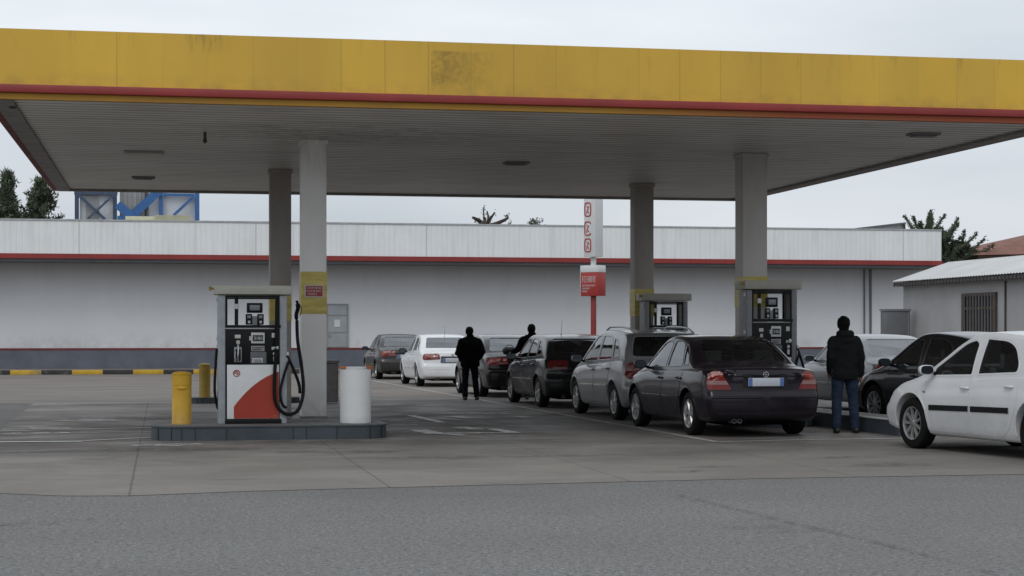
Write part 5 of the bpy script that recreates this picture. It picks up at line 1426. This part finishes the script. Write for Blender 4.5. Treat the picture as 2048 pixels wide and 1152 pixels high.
SEDAN2=var(SEDAN,W=1.74,wb=2.62,
 top=[(-2.27,.86),(-2.24,.94),(-2.16,.975),(-1.95,.99),(-1.72,1.02),(-1.3,1.23),(-.95,1.37),(-.5,1.44),(.0,1.455),(.3,1.42),(.55,1.33),(1.05,1.04),(1.2,.975),(1.5,.90),(1.9,.78),(2.08,.68),(2.11,.6)],
 belt=[(-2.27,.85),(-2.15,.935),(-1.6,.95),(-1.0,.94),(0,.905),(.9,.87),(1.5,.80),(2.11,.6)],
 bot=[(-2.27,.28),(-1.9,.22),(-1.0,.20),(1.,.20),(1.7,.22),(2.11,.27)],cab=(-1.75,1.12),
 side=[SEDAN['side'][0],([(-.90,.99),(-.88,1.07),(-.70,1.29),(-.52,1.345),(-.14,1.355),(-.12,.968)],[.03,.05,.08,.08,.02,.02]),([(-1.22,1.02),(-1.19,1.06),(-.95,1.25),(-.79,1.30),(-.93,1.08),(-.96,1.0)],[.02,.03,.06,.03,.03,.02])],
 rseams=[[(-.70,.62),(.70,.62)],[(-.5,.93),(-.46,.66)],[(.5,.93),(.46,.66)]],rstrips=[([(-.74,.5),(.74,.5)],.014,.006,4)],
 lid=[(-.45,.64),(.45,.64),(.52,.72),(.56,.925),(-.56,.925),(-.52,.72)],
 tail=[([(-.28,.76),(.16,.74),(.21,.82),(.17,.91),(-.24,.915)],[.03,.04,.05,.05,.04],'tail_red',.010),([(-.27,.785),(-.05,.775),(-.05,.80),(-.26,.81)],.01,'tail_clear',.0145)],
 mirror=(.80,.965),plate=(0,.74),emblem=.87,antenna=(-.95,0),badge=0,spokes=8,lampang=32,rearcut=-.6)
ROUND=var(HATCH,W=1.71,wb=2.61,Rw=.325,arch=.055,tumble=.34,
 top=[(-2.05,.84),(-2.02,.93),(-1.96,.985),(-1.85,1.06),(-1.62,1.22),(-1.42,1.33),(-1.15,1.41),(-.5,1.475),(-.1,1.49),(.2,1.475),(.5,1.38),(1.0,1.13),(1.28,.985),(1.5,.92),(1.87,.84),(2.10,.74),(2.16,.64)],
 side=[([(.06,.955),(.07,1.33),(.16,1.385),(.36,1.345),(.90,1.03),(.92,.93)],[.03,.03,.08,.09,.03,.03]),([(-.86,1.0),(-.87,1.10),(-.72,1.30),(-.50,1.375),(-.06,1.40),(-.05,.965)],[.05,.10,.14,.10,.03,.03])],
 doors=[[(.02,.25),(.0,.915),(.90,.875),(.97,.6),(.90,.25)],[(-.64,.25),(-.80,.36),(-.95,.6),(-1.0,.94),(-.03,.915),(-.01,.25)]],
 handles=[(.10,.80),(-.80,.84)],
 seams=[[(.005,.22),(-.015,.94)],[(.93,.22),(.985,.6),(.92,.91)],[(-.62,.22),(-.81,.36),(-.965,.6),(-1.02,.965)],[(1.62,.57),(2.0,.56)],[(1.2,.88),(1.7,.82),(1.95,.74)]],
 mould=[([(-.82,.565),(-.045,.555)],.07),([(.005,.555),(.86,.54)],.07)],mouldmat=M['black'],mirror=(.86,.985),antenna=None,spokes=9,
 head=[(-.30,.60),(.16,.62),(.14,.72),(-.22,.78)],handlemat=None,rep=(1.0,.73),fbow=.15,belt=[(-2.05,.83),(-1.9,.955),(-1.5,.96),(-1.0,.95),(0,.91),(1.0,.87),(1.5,.82),(2.16,.66)],bot=[(-2.05,.3),(-1.8,.22),(-1.0,.20),(1.,.20),(1.7,.22),(2.16,.27)])

P_black=paint('near_black_purple_paint',(.010,.006,.011),.18,.05,.30,.03)
P_silver=paint('silver_paint',(.27,.272,.275),.32,.45,.6,.12)
P_dark=paint('dark_grey_paint',(.014,.014,.015),.22,.1,.4,.05)
P_blk=paint('glossy_black_paint',(.006,.006,.007),.18,.1,.6,.04)
P_white=paint('white_car_paint',(.66,.67,.68),.3,0,.6,.4)
P_white2=paint('bright_white_paint',(.80,.81,.82),.3,0,.6,.15)
P_grey=paint('mid_grey_paint',(.04,.039,.038),.26,.3,.6,.08)
P_lsilver=paint('light_silver_paint',(.36,.365,.37),.3,.4,.6,.12)
def place(root,pt,hd,wheel='rear'):
    rz=R(90)+hd; x=-root['_wx'] if wheel=='rear' else root['_wx']; y=root['_wy']
    Rm=Matrix.Rotation(rz,3,'Z'); root.location=Vector((pt.x,pt.y,0))-Rm@Vector((x,y,0)); root.rotation_euler=(0,0,rz)
    del root['_wx']; del root['_wy']
def carat(u,t): return D(u,t)
Q='cars queuing for fuel'
SEDAN['handlemat']=None
for d in (SEDAN,MPV,HATCH,SEDAN2,ROUND):
    if d.get('handlemat','x') is None: d.pop('handlemat')
c=build_car(SEDAN,'saloon_car','very dark purple black saloon with ring emblem and blue banded plate, nearest in the queue','car',P_black,Q); place(c,carat(1376,25.75),LH+R(1.1))
c=build_car(MPV,'estate_car','silver estate car with roof rails queuing just ahead of the purple black saloon','car',P_silver,Q); place(c,carat(1227,30.3),LH)
c=build_car(var(HATCH,mirrormat=M['black']),'hatchback_car','glossy dark hatchback with a thin roof antenna ahead of the silver estate','car',P_dark,Q); place(c,carat(1075,35.6),LH)
c=build_car(var(SEDAN2,rg='glass_sky',antenna=None,mirrormat=M['black']),'saloon_car','black saloon with its flank hidden by the man in black','car',P_blk,Q); place(c,carat(957,41.4),LH)
c=build_car(var(SEDAN2,rg='glass_sky',mirrormat=M['black']),'saloon_car','white saloon with dark mirror and red tail lights in the queue','car',P_white2,Q); place(c,carat(833,49.7),LH)
c=build_car(var(SEDAN2,rg='glass_sky',antenna=None,mirrormat=M['black']),'saloon_car','dark grey saloon at the far front of the queue','car',P_grey,Q); place(c,carat(752,57.6),LH)
c=build_car(var(SEDAN2,rg='glass_sky',antenna=None),'saloon_car','light silver saloon behind the standing man in the hooded jacket','car',P_lsilver,'cars on the right side of the pumps'); place(c,carat(1712,32.6),LH)
c=build_car(var(ROUND,mirrormat=M['black'],mouldmat=P_dark),'hatchback_car','dark grey hatchback half hidden behind the white hatchback','car',P_dark,'cars on the right side of the pumps'); place(c,carat(1747,28.9),R(8),'front')
c=build_car(var(ROUND),'hatchback_car','dirty white hatchback with black side mouldings at the right edge','car',P_white,'cars on the right side of the pumps'); place(c,carat(1823,22.75),R(8),'front')
# ------------------------------------------------------------------ people
def person(label,loc,rz,h=1.72,jk='jacket_dark',tr_='jeans',hood=False,pose='stand',group='people waiting by the cars'):
    t=thing('person',label,'person',loc[:],rz,group)
    k=h/1.74; 
    def V(x,y,z): return Vector((x*k,y*k,z*k))
    # local: facing -y is toward camera; figures face +y (back to viewer)
    L_=[];Rr=[]
    hipL,hipR=V(-.095,0,.93),V(.095,0,.93)
    kneeL,kneeR=V(-.115,.015,.50),V(.13,.02,.50)
    anL,anR=V(-.125,-.02,.085),V(.165,-.015,.085)
    shL,shR=V(-.172,0,1.42),V(.172,0,1.42)
    if pose!='stand': shL,shR=V(-.20,0,1.42),V(.20,0,1.42)
    if pose=='stand': elL,elR=V(-.215,-.03,1.14),V(.235,-.04,1.14); wrL,wrR=V(-.20,.09,.93),V(.25,.02,.88)
    elif pose=='pockets': elL,elR=V(-.29,-.07,1.15),V(.29,-.07,1.15); wrL,wrR=V(-.20,.08,.97),V(.20,.08,.97)
    else: elL,elR=V(-.31,.0,1.18),V(.27,.02,1.15); wrL,wrR=V(-.43,.14,1.10),V(.18,.2,1.05)
    hd=V(-.012,.03,1.61)
    g=MB()
    g.limb([V(0,0,.95),V(0,-.01,1.15),V(0,0,1.38)],[.12*k,.11*k,.115*k]); g.limb([shL+V(.02,0,-.05),shR+V(-.02,0,-.05)],[.04*k,.04*k])
    g.limb([V(0,0,1.40),V(-.003,.02,1.56)],[.058*k,.052*k])
    # head: cranium, jaw, nose, ears
    g.sphere(hd+V(0,-.008,.022),(.082*k,.10*k,.102*k),18); g.sphere(hd+V(0,.03,-.045),(.058*k,.062*k,.07*k),14)
    g.sphere(hd+V(0,.105,-.01),(.013*k,.02*k,.026*k),8); g.sphere(hd+V(0,.083,-.055),(.024*k,.014*k,.011*k),8)
    for s in (-1,1):
        g.sphere(hd+V(s*.079,-.002,-.008),(.011*k,.022*k,.032*k),10); g.sphere(hd+V(s*.03,.082,.012),(.013*k,.01*k,.009*k),8)
    for a,b,c_ in ((hipL,kneeL,anL),(hipR,kneeR,anR)):
        g.limb([a,(a+b)/2,b,(b+c_)/2+V(0,-.012,.05),c_],[.085*k,.073*k,.054*k,.052*k,.036*k]); g.limb([c_+V(0,-.02,-.05),c_+V(0,.12,-.055)],[.035*k,.028*k])
    for sh,el,wr in ((shL,elL,wrL),(shR,elR,wrR)):
        g.limb([sh+V(0,0,-.045),el,wr],[.042*k,.038*k,.028*k])
        d=(wr-el).normalized(); sdv=Vector((1,0,0)) if sh.x>0 else Vector((-1,0,0)); q=d.cross(Vector((0,1,0))).normalized() if abs(d.y)<.9 else d.cross(Vector((1,0,0))).normalized()
        f2=d.cross(q).normalized()
        g.limb([wr,wr+d*.045*k,wr+d*.085*k],[.026*k,.034*k,.032*k])
        for i,(o,l) in enumerate(((-.03,.065),(-.01,.078),(.01,.073),(.029,.056))):
            b0=wr+d*.085*k+f2*o*k; g.limb([b0,b0+d*l*.5*k+q*.006,b0+d*l*k+q*.022*k],[.0095*k,.009*k,.0075*k],8)
        b0=wr+d*.03*k+f2*-.032*k; g.limb([b0,b0+d*.03*k-f2*.018*k,b0+d*.06*k-f2*.022*k],[.011*k,.01*k,.008*k],8)
    fuse(g,'body',M['skin'],t,.0068,2)
    # hair
    g=MB(); g.sphere(hd+V(0,-.024,.034),(.097*k,.106*k,.108*k),18); g.sphere(hd+V(0,-.055,-.035),(.078*k,.06*k,.07*k),12)
    rn=random.Random(int(loc.x*10))
    for i in range(26):
        a=rn.uniform(0,6.28); b=rn.uniform(.2,1.2); g.sphere(hd+V(.093*math.cos(a)*math.sin(b),-.024+.10*math.sin(a)*math.sin(b),.034+.104*math.cos(b)),.015*k,6)
    fuse(g,'hair',M['hair'],t,.007,2)
    # trousers
    g=MB()
    g.limb([V(-.05,0,.95),V(.05,0,.95)],[.125*k,.125*k])
    for a,b,c_ in ((hipL,kneeL,anL),(hipR,kneeR,anR)):
        g.limb([a+V(0,0,.02),(a+b)/2,b,(b+c_)/2,c_+V(0,0,.02)],[.108*k,.095*k,.078*k,.074*k,.070*k])
    for v in g.v: v.z=max(v.z,.05)
    fuse(g,'trousers',M[tr_],t,.011,5,wr=.007,wscale=9)
    # jacket: lofted torso plus sleeves
    g=MB(); ring=[(.80,.190,.145),(.86,.200,.155),(.98,.192,.150),(1.12,.195,.150),(1.28,.205,.155),(1.38,.200,.140),(1.44,.165,.115),(1.485,.10,.095),(1.525,.082,.085),(1.545,.078,.08)]
    n=28; vs=[];fs=[]
    if pose!='stand': ring=[(z,a*1.16,b*1.1) if z<1.42 else (z,a*1.12,b) for z,a,b in ring]
    for z,a,b in ring:
        for j in range(n):
            an=2*math.pi*j/n; vs.append(V(a*math.copysign(abs(math.cos(an))**.85,math.cos(an)),b*math.copysign(abs(math.sin(an))**.85,math.sin(an))-.005,z))
    for i in range(len(ring)-1):
        for j in range(n): fs.append((i*n+j,i*n+(j+1)%n,(i+1)*n+(j+1)%n,(i+1)*n+j))
    fs+= [tuple(reversed(range(n))),tuple((len(ring)-1)*n+j for j in range(n))]; g.add(vs,fs)
    fat=1.0 if pose=='stand' else 1.18
    for sh,el,wr in ((shL,elL,wrL),(shR,elR,wrR)):
        g.limb([sh+V(0,0,-.035),(sh+el)/2,el,(el+wr)/2,wr],[.082*k*fat,.078*k*fat,.072*k*fat,.062*k*fat,.054*k*fat])
    if not hood: g.limb([V(0,-.01,1.42),V(0,.0,1.50)],[.115*k,.098*k]); g.limb([V(-.12,0,1.42),V(.12,0,1.42)],[.09*k,.09*k])
    if hood:
        g.limb([V(-.085,-.03,1.485),V(-.06,-.095,1.485),V(0,-.12,1.48),V(.06,-.095,1.485),V(.085,-.03,1.485)],[.055*k,.062*k,.068*k,.062*k,.055*k]); g.limb([V(-.04,-.12,1.38),V(.04,-.12,1.38)],[.055*k,.055*k])
        g.limb([V(-.085,.0,1.50),V(-.07,.07,1.48)],[.04*k,.035*k]); g.limb([V(.085,.0,1.50),V(.07,.07,1.48)],[.04*k,.035*k])
    fuse(g,'jacket',M[jk],t,.011,5,wr=.009,wscale=5)
    for a in (anL,anR):
        g=MB(); g.limb([a+V(0,-.045,-.04),a+V(.004,.05,-.045),a+V(.01,.14,-.055)],[.046*k,.043*k,.034*k]); g.limb([a+V(0,-.01,.02),a+V(0,-.01,-.03)],[.045*k,.045*k])
        for v in g.v: v.z=max(v.z,.004)
        o=fuse(g,'shoe',M['shoe'],t,.008,2)
    return t
p=D(1689,26.3)
person('man in dark hooded jacket and blue jeans standing beside the purple black saloon',p,R(-6)-TH*0,1.70,'jacket_dark','jeans',True,'stand')
p=D(940,39.4)
person('man in black jacket and dark trousers standing left of the black saloon',p,R(4),1.60,'jacket_black','trousers',False,'pockets')
p=D(1064,39.75)
person('man in black leaning toward the black saloon with only his upper half showing',p,R(-4),1.66,'jacket_black','trousers',False,'lean')
p=D(1019,40.15)
t=thing('handbag','small rounded black bag resting on the boot of the black saloon','bag',(p.x,p.y,.985))
g=MB(); g.limb([(-.08,0,.09),(.08,0,.09)],[.085,.085]); g.limb([(-.09,0,.06),(.09,0,.06)],[.06,.06]); fuse(g,'bag_body',M['bag'],t,.009,3)
g=MB(); g.tube(bez([(-.08,0,.16),(-.05,0,.21),(.05,0,.21),(.08,0,.16)],6),.008,6); g.build('handle',M['bag'],t)
